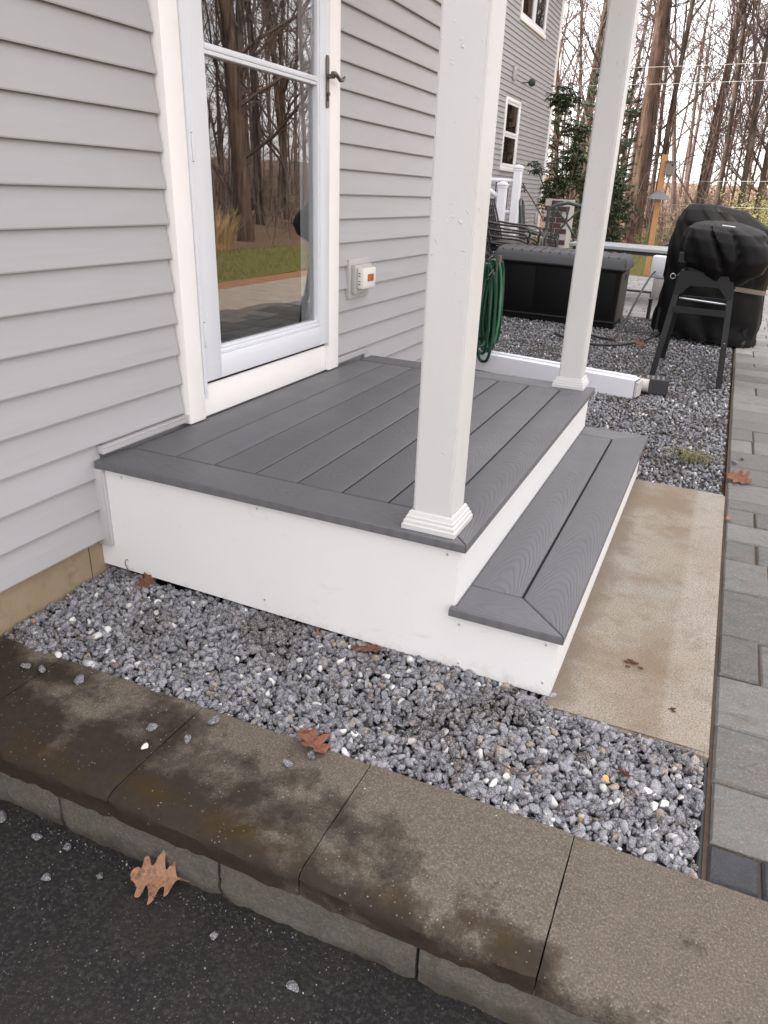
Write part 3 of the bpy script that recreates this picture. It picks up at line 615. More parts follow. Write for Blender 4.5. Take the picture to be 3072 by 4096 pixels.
hv = B(); hv.tube([(.155, 1.415, 1.205), (.185, 1.415, 1.205)], .0085, 12); hv.tube([(.187, 1.395, 1.212), (.190, 1.410, 1.214), (.191, 1.430, 1.207), (.190, 1.455, 1.196), (.188, 1.478, 1.199), (.186, 1.497, 1.208), (.184, 1.505, 1.213)], [.0085, .0095, .0085, .0075, .007, .0065, .005], 10); hv.tube([(.156, 1.4155, 1.143), (.163, 1.4155, 1.143)], .0065, 12); hv.box(.156, .161, 1.4125, 1.4185, 1.118, 1.137, .001); dpart(hv, 'door_lever', 'bronze')
# outlet on the wall
ob = hp(B().box(.100, .134, 1.668, 1.886, .303, .487, .004).build('outlet_block', 'outlet', None, True))
x_ = B(); x_.box(.1342, .158, 1.690, 1.868, .328, .462, .005); o2 = x_.build('outlet_plate', 'outlet', None, True); o2.parent = ob
x_ = B(); x_.box(.1585, .196, 1.700, 1.838, .352, .450, .008); o3 = x_.build('outlet_cover', 'outlet_white', None, True); o3.parent = ob
x_ = B(); x_.box(.1962, .1975, 1.742, 1.808, .386, .420, .001); o4 = x_.build('outlet_window', 'amber', None, True); o4.parent = ob
x_ = B()
for zz in (.372, .385, .410, .422): x_.box(.168, .178, 1.6985, 1.6999, zz, zz + .004)
o5 = x_.build('outlet_slot', 'dark'); o5.parent = ob
x_ = B(); x_.tube([(.185, 1.78, .352), (.185, 1.78, .343)], .004, 8); o6 = x_.build('outlet_lug', 'outlet_white', None, True); o6.parent = ob
# roof of the wing
rb = B(); rb.prism([(.45, 2.30), (.47, 2.40), (-3.0, 4.05), (-6.6, 2.40), (-6.6, 2.30), (-3.0, 3.93)], 'y', -3.3, 3.85); hp(rb.build('roof', 'shingle'))
hp(B().box(-.0 + .10, .44, -3.0, 3.8, 2.27, 2.30).build('soffit', 'trim'))
# two-storey part behind; unseen near end lengthened to shade gravel and patio
X2 = -3.5
core = B(); core.box(-11, X2 - .027, 1.0, 20.44, -.30, 5.85); w2 = hp(core.build('wall', 'siding'))
win = [(16.64, 18.88, 4.27, 5.60), (16.14, 17.36, 1.29, 2.74)]
for i in range(59):
    z = -.30 + .1040 * i; y = 11.0
    segs = [(11.0, 20.33)]
    for a, b, c, d in win:
        new = []
        for s_, e_ in segs:
            if z + .09 > c and z < d: new += [(s_, a - .01), (b + .01, e_)]
            else: new.append((s_, e_))
        segs = [q for q in new if q[1] > q[0]]
    for a, b in segs: plank(a, b, z, w2, X2 - .0265, .104)
hp(B().box(X2 - .03, X2 + .012, 20.33, 20.52, -.30, 5.80, .004).build('corner_trim', 'trim')); hp(B().box(X2 - .17, X2 - .031, 20.445, 20.52, -.30, 5.80, .004).build('corner_trim', 'trim'))
hp(B().box(-11, X2 - .03, 1.02, 20.42, -.9, -.301).build('foundation', 'foundation'))
rb = B(); rb.prism([(X2 + .35, 5.70), (X2 + .36, 5.85), (-7.2, 8.3), (-11.4, 5.85), (-11.4, 5.7), (-7.2, 8.15)], 'y', .6, 20.9); hp(rb.build('roof', 'shingle'))
def window(a, b, c, d, kind):
    f = B(); t = .075; x = X2 + .012
    f.box(X2 - .03, x, a, a + t, c, d, .003); f.box(X2 - .03, x, b - t, b, c, d, .003); f.box(X2 - .03, x + .002, a + t, b - t, d - t, d, .003); f.box(X2 - .03, x + .02, a - .02, b + .02, c - .035, c + t * .8, .004)
    fr = hp(f.build('window', 'trim', None, True)); s_ = B()
    def sash(ya, yb, za, zb_, xx): 
        q = .055; s_.box(X2 - .028, xx, ya, ya + q, za, zb_); s_.box(X2 - .028, xx, yb - q, yb, za, zb_); s_.box(X2 - .028, xx - .002, ya + q, yb - q, za, za + q); s_.box(X2 - .028, xx - .002, ya + q, yb - q, zb_ - q, zb_)
        g = B(); g.box(X2 - .022, X2 - .018, ya + q, yb - q, za + q, zb_ - q); g_ = g.build('glass_pane', 'winglass'); g_.parent = fr
    if kind: sash(a + t, (a + b) / 2 - .07, c + t, d - t, X2 + .004); sash((a + b) / 2 + .07, b - t, c + t, d - t, X2 + .004); s_.box(X2 - .028, X2 + .008, (a + b) / 2 - .07, (a + b) / 2 + .07, c + t, d - t)
    else: sash(a + t, b - t, c + t, (c + d) / 2, X2 - .006); sash(a + t, b - t, (c + d) / 2 + .001, d - t, X2 + .004)
    o = s_.build('sash', 'vinyl' if kind else 'jamb'); o.parent = fr
    o = B().box(X2 - .0265, X2 - .0235, a + t, b - t, c + t, d - t).build('dark_room', 'interior'); o.parent = fr
window(*win[0], True); window(*win[1], False)
hp(B().box(X2, X2 + .05, 16.45, 16.62, 3.09, 3.37, .01).build('line_bracket', 'jtrim', None, True)); hp(B().box(X2, X2 + .03, 19.90, 20.10, .07, .34, .01).build('wall_vent', 'jtrim', None, True))
x_ = B(); x_.tube([(X2 + .0, 17.30, 3.13), (X2 + .22, 17.35, 3.15)], .012, 8); x_.disc((X2 + .2, 17.40, 3.15), (.3, -1, 0), .085, .05, 16); hp(x_.build('pulley', 'wire', None, True))

# ================================================================ DECK
deck = thing('porch_deck', 'low grey composite porch deck with white skirt and one step', 'deck', (.75, .9, -.43)); DP = Matrix.Translation((-.75, -.9, .43))
def dk(o): o.parent = deck; o.matrix_parent_inverse = DP; return o
TH = .0254
def board(poly, name='deck_board', z=0.0, axis='y', rnd=.0055):
    """plan polygon in world xy; origin at its middle, local y along the board so the grain follows it"""
    cx = sum(p[0] for p in poly) / len(poly); cy = sum(p[1] for p in poly) / len(poly)
    rz = 0 if axis == 'y' else R(90); c, s = math.cos(-rz), math.sin(-rz)
    L = [((x - cx) * c - (y - cy) * s, (x - cx) * s + (y - cy) * c) for x, y in poly]
    bm = bmesh.new(); vs_ = [bm.verts.new((x, y, -TH)) for x, y in L]; f = bm.faces.new(vs_); r = bmesh.ops.extrude_face_region(bm, geom=[f])
    bmesh.ops.translate(bm, verts=[q for q in r['geom'] if isinstance(q, bmesh.types.BMVert)], vec=(0, 0, TH)); bmesh.ops.recalc_face_normals(bm, faces=bm.faces[:])
    te = [e for e in bm.edges if all(v.co.z > -.001 for v in e.verts)]; bmesh.ops.bevel(bm, geom=te, offset=rnd, segments=3, affect='EDGES', profile=.5)
    me = bpy.data.meshes.new(name); bm.to_mesh(me); bm.free(); me.shade_smooth(); me.set_sharp_from_angle(angle=R(35))
    return link(name, me, 'deck' if name == 'deck_board' else 'deck_bold', None, (cx, cy, z), (0, 0, rz))
g0, pp = .1604, .1491; L_ = 1.885; Wd = 1.340; bi = .1445; GP = .0062; yn = -.008
dk(board([(.1315, bi + GP), (g0 - GP, bi + GP), (g0 - GP, L_ - bi - GP), (.1315, L_ - bi - GP)], z=-.004))
for i in range(7):
    a, b = g0 + i * pp, g0 + (i + 1) * pp
    dk(board([(a, bi + .0015), (b - GP, bi + .0015), (b - GP, L_ - bi - .0015), (a, L_ - bi - .0015)]))
gx = g0 + 7 * pp
dk(board([(gx, bi - .004), (Wd, yn + .0008), (Wd, L_), (gx, L_ - bi + .004)], 'border_board'))
dk(board([(.1275, yn), (Wd - .0012, yn), (gx - .0012, bi - .0035), (.1275, bi - .0035)], 'border_board', axis='x'))
dk(board([(.158, L_), (Wd - .002, L_), (gx - .002, L_ - bi + .0035), (.158, L_ - bi + .0035)], 'border_board', axis='x'))
# step
sz = -.1915; sx0, sxg, sx1 = 1.3235, 1.4734, 1.6205; sy0, sy1 = -.013, 1.882; sb = .1440
step = []
step.append(board([(sx0 + .001, sy0 + sb + .0015), (sxg - .0035, sy0 + sb + .0015), (sxg - .0035, sy1 - sb - .0015), (sx0 + .001, sy1 - sb - .0015)], 'step_board', sz))
step.append(board([(sxg + .003, sy0 + sb), (sx1, sy0 + .0006), (sx1, sy1 - .0006), (sxg + .003, sy1 - sb)], 'step_board', sz))
step.append(board([(1.309, sy0), (sx1 - .0010, sy0), (sxg + .0025, sy0 + sb - .0015), (1.3238, sy0 + sb - .0015), (1.3238, .004), (1.309, .004)], 'step_board', sz, 'x'))
step.append(board([(1.3238, sy1), (sx1 - .0010, sy1), (sxg + .0025, sy1 - sb + .0015), (1.3238, sy1 - sb + .0015)], 'step_board', sz, 'x'))
for o in step: dk(o)
# skirts
sk = B(); t = -TH - .0005; st_ = sz - TH - .0005
sk.prism([(.092, t), (1.3185, t), (1.3185, st_), (1.6025, st_), (1.6025, -.3985), (.092, -.372)], 'y', .008, .020); dk(sk.build('skirt_panel', 'skirt'))
dk(B().box(1.3065, 1.3195, .0205, 1.872, st_ + .004, t, .0).build('riser_panel', 'skirt')); dk(B().box(1.5905, 1.6035, .0205, 1.868, -.404, st_).build('riser_panel', 'skirt'))
dk(B().box(.12, 1.306, 1.858, 1.870, -.43, t).build('skirt_panel', 'skirt')); dk(B().box(1.3198, 1.590, 1.856, 1.868, -.43, st_).build('skirt_panel', 'skirt'))
ft = B(); ft.box(.14, 1.30, .0209, 1.855, -.16, -.040); dk(ft.build('dark_underfill', 'dark')); dk(B().box(1.325, 1.588, .0209, 1.853, -.39, st_ - .004).build('dark_underfill', 'dark'))  # solid dark fill under the boards stands in for shade in the gaps
for x, z in [(.213, -.045), (.703, -.043), (1.287, -.047), (.196, -.336), (.717, -.342), (1.336, -.249), (1.575, -.241), (1.343, -.373), (1.581, -.36)]:
    s_ = dk(B().disc((x, .008, z), (0, -1, 0), .0062, .0016, 14).build('screw', 'screw', None, True)); q = B().disc((x, .0066, z), (0, -1, 0), .0022, .0005, 8).build('screw_recess', 'screwhole'); q.parent = s_
for y in (.12, .62, 1.12, 1.62):
    for z in (-.36, -.245): dk(B().disc((1.6035, y + random.uniform(-.05, .05), z), (1, 0, 0), .0055, .0014, 12).build('screw', 'screw', None, True))
# posts
def porch_post(x1, y0, label, topz=2.27):
    t = thing('porch_post', label, 'post', (x1 - .0535, y0 + .0535, 0)); w = .0535
    bm = bmesh.new(); bmesh.ops.create_cube(bm, size=1)
    for v in bm.verts: v.co = (v.co.x * 2 * w, v.co.y * 2 * w, topz / 2 + v.co.z * topz)
    bmesh.ops.bevel(bm, geom=[e for e in bm.edges if abs(e.verts[0].co.z - e.verts[1].co.z) > .5], offset=.006, segments=2, affect='EDGES')
    me = bpy.data.meshes.new('shaft'); bm.to_mesh(me); bm.free(); me.shade_smooth(); me.set_sharp_from_angle(angle=R(30)); link('shaft', me, 'post', t)
    b = B(); prof = [(.0745, .0005), (.0745, .013), (.0715, .016), (.0705, .024), (.0665, .028), (.0660, .034), (.0625, .037), (.0600, .046), (.0575, .049), (.0545, .050)]
    for (a, za), (c, zc) in zip(prof, prof[1:]):
        for sx, sy in ((1, 0), (0, 1), (-1, 0), (0, -1)):
            px, py = -sy, sx
            V = [(sx * a + px * a, sy * a + py * a, za), (sx * a - px * a, sy * a - py * a, za), (sx * c - px * c, sy * c - py * c, zc), (sx * c + px * c, sy * c + py * c, zc)]; b.add(V, [(0, 1, 2, 3)])
    o = b.build('base_trim', 'post', t)
    b2 = B(); b2.box(-w - .012, w + .012, -w - .012, w + .012, topz - .12, topz - .04, .004); b2.build('cap_trim', 'post', t)
    return t
porch_post(1.281, .0271, 'white painted porch post at the mitred deck corner over the gravel, paint bumpy')
porch_post(1.281, 1.800, 'white porch post at the deck corner next to the covered grills')

hp(B().box(.4405, 1.36, -.03, .13, 2.271, 2.42, .004).build('porch_beam', 'trim')); hp(B().box(.4405, 1.36, 1.74, 1.90, 2.271, 2.42, .004).build('porch_beam', 'trim')); hp(B().box(1.20, 1.36, .1305, 1.7395, 2.271, 2.42, .004).build('porch_beam', 'trim'))
rb = B(); rb.prism([(.30, 2.62), (.30, 2.66), (1.50, 2.475), (1.50, 2.425)], 'y', -.18, 2.05); hp(rb.build('porch_roof', 'shingle'))

# ================================================================ THINGS BEHIND THE DECK
# garden hose on its wire hanger
t = thing('garden_hose', 'coiled green garden hose hanging in loops by the house corner', 'hose', (.195, 3.70, -.43)); rnd = random.Random(3)
for i in range(14):
    w = rnd.uniform(.035, .066); top = .36 + rnd.uniform(-.05, .02); bot = -.30 + rnd.uniform(-.05, .12); cx = .235 + rnd.uniform(-.03, .045); cy = 3.66 + i * .015; P_ = []
    for k_ in range(26):
        a = 2 * math.pi * k_ / 26; sx = math.cos(a); sy_ = math.sin(a)
        zz = (top + bot) / 2 + (top - bot) / 2 * (abs(sy_) ** .75) * (1 if sy_ > 0 else -1); wd = w * (.75 + .45 * (top - zz) / (top - bot))
        P_.append((cx + wd * sx * abs(sx) ** -.3 if abs(sx) > 1e-3 else cx, cy + .012 * math.sin(3 * a + i), zz))
    b = B(); b.tube([(x - .22, y - 3.72, z + .43) for x, y, z in P_], .0115, 8, closed=True); b.build('hose_loop', 'hose_light' if i in (3, 7) else 'hose', t, True)
b = B(); b.tube([(.10, 0.0, 0), (.10, 0.0, -.05)], .017, 10); b.build('coupling', 'bronze', t, True, (0.0, -.03, .84))
t = thing('hose_hanger', 'dark wire hose hanger above the green hose loops', 'hose hanger', (.126, 3.42, .30)); b = B()
for sx in (-.10, .10):
    b.tube([(0, sx, .12), (.09, sx * 1.05, .15), (.19, sx * .9, .10), (.20, sx * .9, -.02), (.10, sx, -.06), (0, sx, -.07)], .0035, 6)
for zz, xx in ((.15, .09), (.10, .19), (.0, .20)): b.tube([(xx, -.10, zz), (xx, 0, zz + .03), (xx, .10, zz)], .0035, 6)
for sx in (-.05, .05): b.tube([(0, sx, .17), (.10, sx, .20), (.19, sx, .12)], .003, 6)
b.build('wire_frame', 'wire', t, True); B().box(0, .004, -.11, .11, -.08, .17).build('wall_plate', 'wire', t)

# storage box
t = thing('deck_box', 'long black resin storage box with ribbed charcoal lid', 'storage box', (.145, 6.40, -.432), R(0.6))
b = B(); b.box(-.68, .655, .0, .66, .0, .60, .012); b.build('body', 'resin', t)
for xa, xb in ((-.64, -.23), (-.215, .195), (.21, .62)): B().box(xa, xb, -.008, -.0005, .10, .56, .004).build('front_panel', 'resin', t, True)
B().box(-.685, .66, -.012, -.0005, .06, .075, .003).build('base_ledge', 'resin_lid', t)
B().box(.6555, .672, .03, .63, .06, .56, .004).build('side_panel', 'weave_warm_lit', t); hs = B().box(.6725, .676, .27, .39, .48, .53, .002).build('side_handle', 'dark', t)
V = []; F = []; nx_, ny_ = 132, 22
for j in range(ny_ + 1):
    for i in range(nx_ + 1):
        u = i / nx_; w = j / ny_; x = -.715 + 1.42 * u; y = -.03 + .73 * w
        e = min(1, min(w, 1 - w) / .16); zz = .60 + .105 * math.sin(math.pi / 2 * min(1, e)) ** .7 + .025 * math.sin(math.pi * w)
        ex = min(1, min(u, 1 - u) / .03); zz = .60 + (zz - .60) * (math.sin(math.pi / 2 * ex) ** .5 if ex > 0 else 0)
        rib = math.sin(2 * math.pi * x / .095); zz += .004 * max(-.4, min(.6, rib)) * (1 if .2 < w < .95 and .04 < u < .96 else 0)
        V.append((x, y, zz))
for j in range(ny_):
    for i in range(nx_): a = j * (nx_ + 1) + i; F.append((a, a + 1, a + nx_ + 2, a + nx_ + 1))
b = B(); b.add(V, F); b.box(-.712, .702, -.027, .697, .585, .606, .004); lid = b.build('lid', 'resin_lid', t, True)
for i in range(13):
    xx = -.62 + i * .102; P_ = []
    for w in np.linspace(.10, .93, 12):
        e = min(1, min(w, 1 - w) / .16); P_.append((xx, -.03 + .73 * w, .60 + .105 * math.sin(math.pi / 2 * min(1, e)) ** .7 + .025 * math.sin(math.pi * w) + .004))
    q = B(); q.tube([(p[0], p[1], p[2] - .004) for p in P_], .008, 8); o = q.build('lid_rib', 'resin_lid', None, True); o.parent = lid

# cloth-covered shapes
def loft(levels, n=72, seed=0, fold=.012, nf=9, closed_top=True, power=3.0, droop=None, crease=.0):
    """levels: (z, cx, cy, rx, ry) from bottom to top"""
    V = []; F = []; m = len(levels)
    for k_, (z, cx, cy, rx, ry) in enumerate(levels):
        tt = k_ / (m - 1)
        for j in range(n):
            a = 2 * math.pi * j / n; c_, s_ = math.cos(a), math.sin(a); rr = (abs(c_) ** power + abs(s_) ** power) ** (-1 / power)
            nn = noise.noise((c_ * 2.2 + seed, s_ * 2.2, z * 1.6)); q_ = abs(noise.noise((c_ * 1.7 + z * 2.8 + seed, s_ * 1.7 - z * 1.2, seed * 1.3))); f2 = math.sin(nf * a + seed + 2.2 * nn) * fold * (1 - tt) ** .8 + .5 * fold * noise.noise((c_ * 6, s_ * 6 + seed, z * 5)) - crease * max(0, .22 - q_) / .22
            x = cx + (rx * rr + f2 + .6 * fold * nn) * c_; y = cy + (ry * rr + f2 + .6 * fold * nn) * s_
            zz = z + (droop(a, tt) if droop else 0) + .25 * fold * noise.noise((x * 5, y * 5, seed)); V.append((x, y, zz))
    for k_ in range(m - 1):
        for j in range(n): F.append((k_ * n + j, k_ * n + (j + 1) % n, (k_ + 1) * n + (j + 1) % n, (k_ + 1) * n + j))
    if closed_top:
        c = len(V); top = V[(m - 1) * n:]; V.append((sum(p[0] for p in top) / n, sum(p[1] for p in top) / n, sum(p[2] for p in top) / n + .004))
        for j in range(n): F.append(((m - 1) * n + j, (m - 1) * n + (j + 1) % n, c))
    return V, F
def lerp_levels(keys, per=6):
    out = []
    for a, b in zip(keys, keys[1:]):
        for i in range(per): q = i / per; out.append(tuple(x + (y - x) * q for x, y in zip(a, b)))
    return out + [keys[-1]]
# tall grill under cover
t = thing('covered_grill', 'large gas grill under a tall black fabric cover', 'grill', (1.70, 6.45, -.43), R(-4))
lv = lerp_levels([(.035, 0, 0, .50, .36), (.10, 0, 0, .505, .36), (.50, .0, 0, .475, .34), (.86, .03, .0, .50, .33), (.97, .03, .01, .49, .32), (1.10, -.01, .03, .44, .27), (1.20, -.08, .05, .32, .19), (1.245, -.10, .06, .265, .13), (1.255, -.10, .06, .20, .09)], 6)
V, F = loft(lv, 128, 4, .017, 7, crease=.035, power=4.5, droop=lambda a, tt: (-.03 * math.cos(a - .3)) * (1 - tt) * (1 if tt < .3 else .3) + (-.045 * max(0, math.cos(a)) if tt > .55 else 0))
b = B(); b.add(V, F); b.build('cover', 'cover', t, True)
b = B(); V = []; F = []
for i in range(15):
    u = i / 14; x = .10 + .40 * math.sin(u * 1.5); y = -.372 + .10 * u ** 3
    V += [(x, y, .535 - .03 * u), (x, y, .575 - .03 * u), (x, y + .006, .575 - .03 * u), (x, y + .006, .535 - .03 * u)]
for i in range(14):
    for j in range(4): F.append((i * 4 + j, i * 4 + (j + 1) % 4, i * 4 + 4 + (j + 1) % 4, i * 4 + 4 + j))
b.add(V, F); b.build('strap', 'cover_strap', t, True)
for sx in (-.42, .40):
    for sy in (-.27, .27): b = B(); b.tube([(sx - .02, sy, .045), (sx + .02, sy, .045)], .045, 14); b.build('wheel', 'blackrubber', t, True)
for sx in (-.42, .40):
    for sy in (-.27, .27): B().box(sx - .018, sx + .018, sy - .018, sy + .018, .05, .30).build('leg', 'blackmetal', t)
# small griddle on folding stand
t = thing('griddle_stand', 'black folding metal stand carrying the small covered griddle', 'grill stand', (1.675, 4.72, -.43))
def slat(p, q, w, d):
    """flat bar from p to q, w wide along x, d deep along y"""
    b = B(); V = []
    for c in (p, q):
        for sy in (-d / 2, d / 2):
            for sx in (-w / 2, w / 2): V.append((c[0] + sx, c[1] + sy, c[2]))
    b.add(V, [(0, 2, 3, 1), (4, 5, 7, 6), (0, 1, 5, 4), (2, 6, 7, 3), (0, 4, 6, 2), (1, 3, 7, 5)]); return b
for yt, yb in ((-.33, -.48), (.33, .46)):
    for s_ in (-1, 1):
        slat((s_ * .185, yt, .70), (s_ * .248, yb, -.002), .042, .022).build('leg', 'blackmetal', t)
        slat((s_ * .2215, yt - .117 * (1 if yt < 0 else -1) - .0125 * (1 if yt < 0 else -1), .30), (s_ * .2475, yb - .0125 * (1 if yt < 0 else -1), .004), .036, .006).build('leg_extension', 'blackmetal', t)
for yt, nm in ((-.362, 'apron'), (.345, 'apron')):
    b = B(); b.prism([(-.205, .63), (-.19, .80), (.19, .80), (.205, .63), (.165, .63), (.10, .70), (-.10, .70), (-.165, .63)], 'y', yt, yt + .014); b.build(nm, 'blackmetal', t)
for yy, zz in ((-.405, .505), (.372, .505)): B().box(-.185, .185, yy - .008, yy + .008, zz, zz + .045, .002).build('cross_bar', 'blackmetal', t)
b = B(); b.tube([(-.165, -.30, .60), (.175, -.30, .585)], .009, 8); b.build('steel_rod', 'steel', t, True)
for s_ in (-1, 1): B().box(s_ * .205 - .008, s_ * .205 + .008, -.33, .33, .70, .76, .002).build('side_rail', 'blackmetal', t)
b = B(); b.tube([(-.235 + .018 * math.cos(a), -.37, .755 + .018 * math.sin(a)) for a in np.linspace(0, 5.9, 15)], .0035, 6); b.build('ring_pull', 'steel', t, True)
for x, y, z in ((-.225, -.42, .28), (.22, -.41, .32), (.235, -.43, .23)): B().disc((x, y, z), (0, -1, 0), .010, .012, 10).build('bolt', 'steel', t, True)
t = thing('covered_griddle', 'small tabletop griddle under a bulging black fabric cover', 'griddle', (1.725, 4.72, .372))
lv = lerp_levels([(.004, -.01, 0, .235, .36), (.02, -.005, 0, .255, .385), (.05, .02, 0, .305, .42), (.12, .035, 0, .325, .435), (.22, .03, .01, .315, .42), (.28, .01, .02, .275, .37), (.315, -.02, .03, .20, .29), (.335, -.03, .05, .13, .18), (.340, -.03, .05, .06, .08)], 6)
V, F = loft(lv, 128, 9, .011, 5, power=5.0, crease=.045, droop=lambda a, tt: (-.06 * max(0, math.cos(a + .9)) ** 2 * (1 - tt) ** 2) + .02 * math.sin(2 * a + .6) * (1 - tt))
b = B(); b.add(V, F); b.build('cover', 'cover', t, True)
B().box(-.19, .18, -.33, .33, -.010, .04, .006).build('body', 'blackmetal', t); B().box(-.27, -.195, -.36, -.27, .05, .12, .004).build('side_clip', 'blackmetal', t)
b = B(); b.tube([(-.02, -.30, .318), (.07, -.28, .312)], .006, 6); b.build('zip_pull', 'steel', t, True)

# white sleeves, charcoal offcut
t = thing('vinyl_sleeve', 'long white vinyl post sleeve lying on the gravel behind the deck', 'post sleeve', (.60, 3.70, -.425), math.atan2(-.135, .79))
b = B(); o_ = .064; i_ = .060; a0, a1 = -.62, .80
for (xa, xb, ya, yb, za, zb_) in ((a0, a1, -o_, -i_, .0, 2 * o_), (a0, a1, i_, o_, .0, 2 * o_), (a0, a1, -i_, i_, .0, o_ - i_), (a0, a1, -i_, i_, 2 * o_ - .004, 2 * o_)): b.box(xa, xb, ya, yb, za, zb_)
b.build('sleeve', 'vinyl', t); B().box(a1 + .0005, a1 + .022, -.055, .055, .012, 2 * o_ - .012, .004).build('end_insert', 'vinylgrey', t); B().box(a0, a1 - .02, .012, .050, 2 * o_ + .0005, 2 * o_ + .012, .004).build('top_strip', 'vinyl', t)
t2 = thing('wood_offcut', 'short round wooden dowel end between white sleeve and charcoal block', 'offcut', (1.395, 3.70, -.365)); b = B(); b.tube([(-.03, .02, 0), (.06, 0.02, 0)], .045, 16); b.build('dowel', 'vinylgrey', t2, True)
t = thing('charcoal_block', 'short charcoal board block with pale scuffs on the gravel', 'block', (1.50, 3.80, -.425), R(4)); B().box(-.085, .085, -.065, .075, 0, .105, .005).build('block', 'charboard', t)
for i in range(4): B().box(-.07 + i * .035, -.055 + i * .035, -.05, .06, .1051, .1058).build('scuff', 'greywood', t)
t = thing('charcoal_strip', 'thin dark plastic strip lying behind the white sleeve', 'strip', (.52, 4.02, -.42), R(-8)); B().box(-.17, .17, -.02, .02, 0, .028, .004).build('strip', 'blackrubber', t)

# black gas hose on the gravel, white regulator box on stake
b = B(); P_ = [(.50, 5.10), (.62, 5.30), (.72, 5.42), (.88, 5.50), (1.02, 5.62), (1.10, 5.80), (1.14, 6.0)]
Q = [(.36, 5.62, -.41), (.55, 5.42, -.41), (.75, 5.30, -.41), (.95, 5.38, -.41), (1.10, 5.60, -.41), (1.22, 5.86, -.40), (1.30, 6.08, -.36)]
def smooth_path(Q, n=8):
    out = []; Q = [Vector(q) for q in Q]
    for i in range(len(Q) - 1):
        p0, p1, p2, p3 = Q[max(0, i - 1)], Q[i], Q[i + 1], Q[min(len(Q) - 1, i + 2)]
        for k_ in range(n):
            t_ = k_ / n; out.append(.5 * ((2 * p1) + (p2 - p0) * t_ + (2 * p0 - 5 * p1 + 4 * p2 - p3) * t_ ** 2 + (3 * p1 - p0 - 3 * p2 + p3) * t_ ** 3))
    return out + [Q[-1]]
hz = thing('gas_hose', 'black rubber hose snaking over the gravel beside the tall covered grill', 'hose', (.9, 5.5, -.43)); ip = Vector((.9, 5.5, -.43))
b = B(); b.tube([p - ip for p in smooth_path(Q)], .012, 8); b.build('hose_run', 'blackrubber', hz, True)
b = B(); b.tube([p - ip for p in smooth_path([(.42, 5.85, -.408), (.65, 5.78, -.408), (.85, 5.66, -.408), (.93, 5.62, -.39), (.95, 6.0, -.33), (.99, 6.6, -.10), (1.03, 7.1, .06), (1.05, 7.35, .10)])], .011, 8); b.build('hose_run', 'blackrubber', hz, True)
t = thing('regulator_box', 'white rounded plastic box on a dark stake beside the tall grill', 'utility box', (1.08, 7.45, -.43), R(-10))
B().box(-.085, .10, -.06, .06, .46, .70, .025).build('box', 'vinyl', t, True); B().box(-.03, .10, -.05, .05, .24, .459, .01).build('lower_box', 'vinylgrey', t, True)
b = B(); b.tube([(-.03, 0, 0), (-.03, 0, .28)], .022, 10); b.build('stake', 'wire', t, True); B().box(-.06, .08, -.05, .05, .225, .2395, .004).build('bracket', 'steel', t)

# patio table and chairs
t = thing('patio_table', 'long grey-topped patio table behind the storage box', 'table', (.75, 9.0, -.418)); B().box(-.95, .95, -.45, .45, .645, .685, .006).build('table_top', 'tabletop', t)
B().box(-.90, .90, -.40, .40, .600, .6445).build('apron', 'sagemetal', t)
for sx in (-.85, .85):
    for sy in (-.36, .36): b = B(); b.tube([(sx, sy, .6), (sx * 1.02, sy * 1.03, .0)], .022, 8); b.build('leg', 'sagemetal', t, True)
b = B(); b.tube([(-.85, 0, .12), (.85, 0, .12)], .015, 8); b.build('stretcher', 'sagemetal', t, True)
def iron_chair(label, loc, rz, mat='sagemetal'):
    t = thing('patio_chair', label, 'chair', loc, rz, 'sage metal patio chairs'); w = .26
    b = B(); b.tube([(-w, .22, .40), (-w, .27, .75), (-w, .31, 1.06), (-w * .6, .325, 1.12), (0, .33, 1.15), (w * .6, .325, 1.12), (w, .31, 1.06), (w, .27, .75), (w, .22, .40)], .024, 8); b.tube([(-w * .72, .235, .45), (-w * .72, .30, 1.09)], .014, 6); b.tube([(w * .72, .235, .45), (w * .72, .30, 1.09)], .014, 6); b.build('back_frame', mat, t, True)
    b = B()
    for s_ in (-1, 1): b.tube(smooth_path([(s_ * .18, .30, 1.08), (s_ * .05, .29, .95), (-s_ * .08, .28, .80), (-s_ * .16, .25, .58)], 4), .014, 6); b.tube(smooth_path([(s_ * .18, .25, .70), (s_ * .06, .27, .82), (0, .28, .92), (s_ * .02, .30, 1.10)], 4), .012, 6)
    b.build('back_scroll', mat, t, True); B().box(-w, w, -.26, .24, .40, .435, .012).build('seat', mat, t)
    for s_ in (-1, 1):
        b = B(); b.tube(smooth_path([(s_ * w, .27, .78), (s_ * (w + .02), .08, .70), (s_ * (w + .03), -.16, .69), (s_ * (w + .03), -.26, .64), (s_ * (w + .02), -.27, .55), (s_ * w, -.22, .42)], 4), .017, 8); b.build('arm', mat, t, True)
        for sy in (-.22, .20): b = B(); b.tube([(s_ * w * .9, sy, .41), (s_ * w * 1.05, sy * 1.15, 0)], .016, 8); b.build('leg', mat, t, True)
    return t
iron_chair('sage metal patio chair with arched scrollwork back behind the storage box', (-.36, 9.0, -.418), R(12))
iron_chair('sage metal patio chair half hidden behind the tall covered grill', (1.22, 9.95, -.418), R(-62))
iron_chair('sage metal patio chair behind the storage box, turned towards the white stair posts', (-.95, 10.0, -.418), R(100))
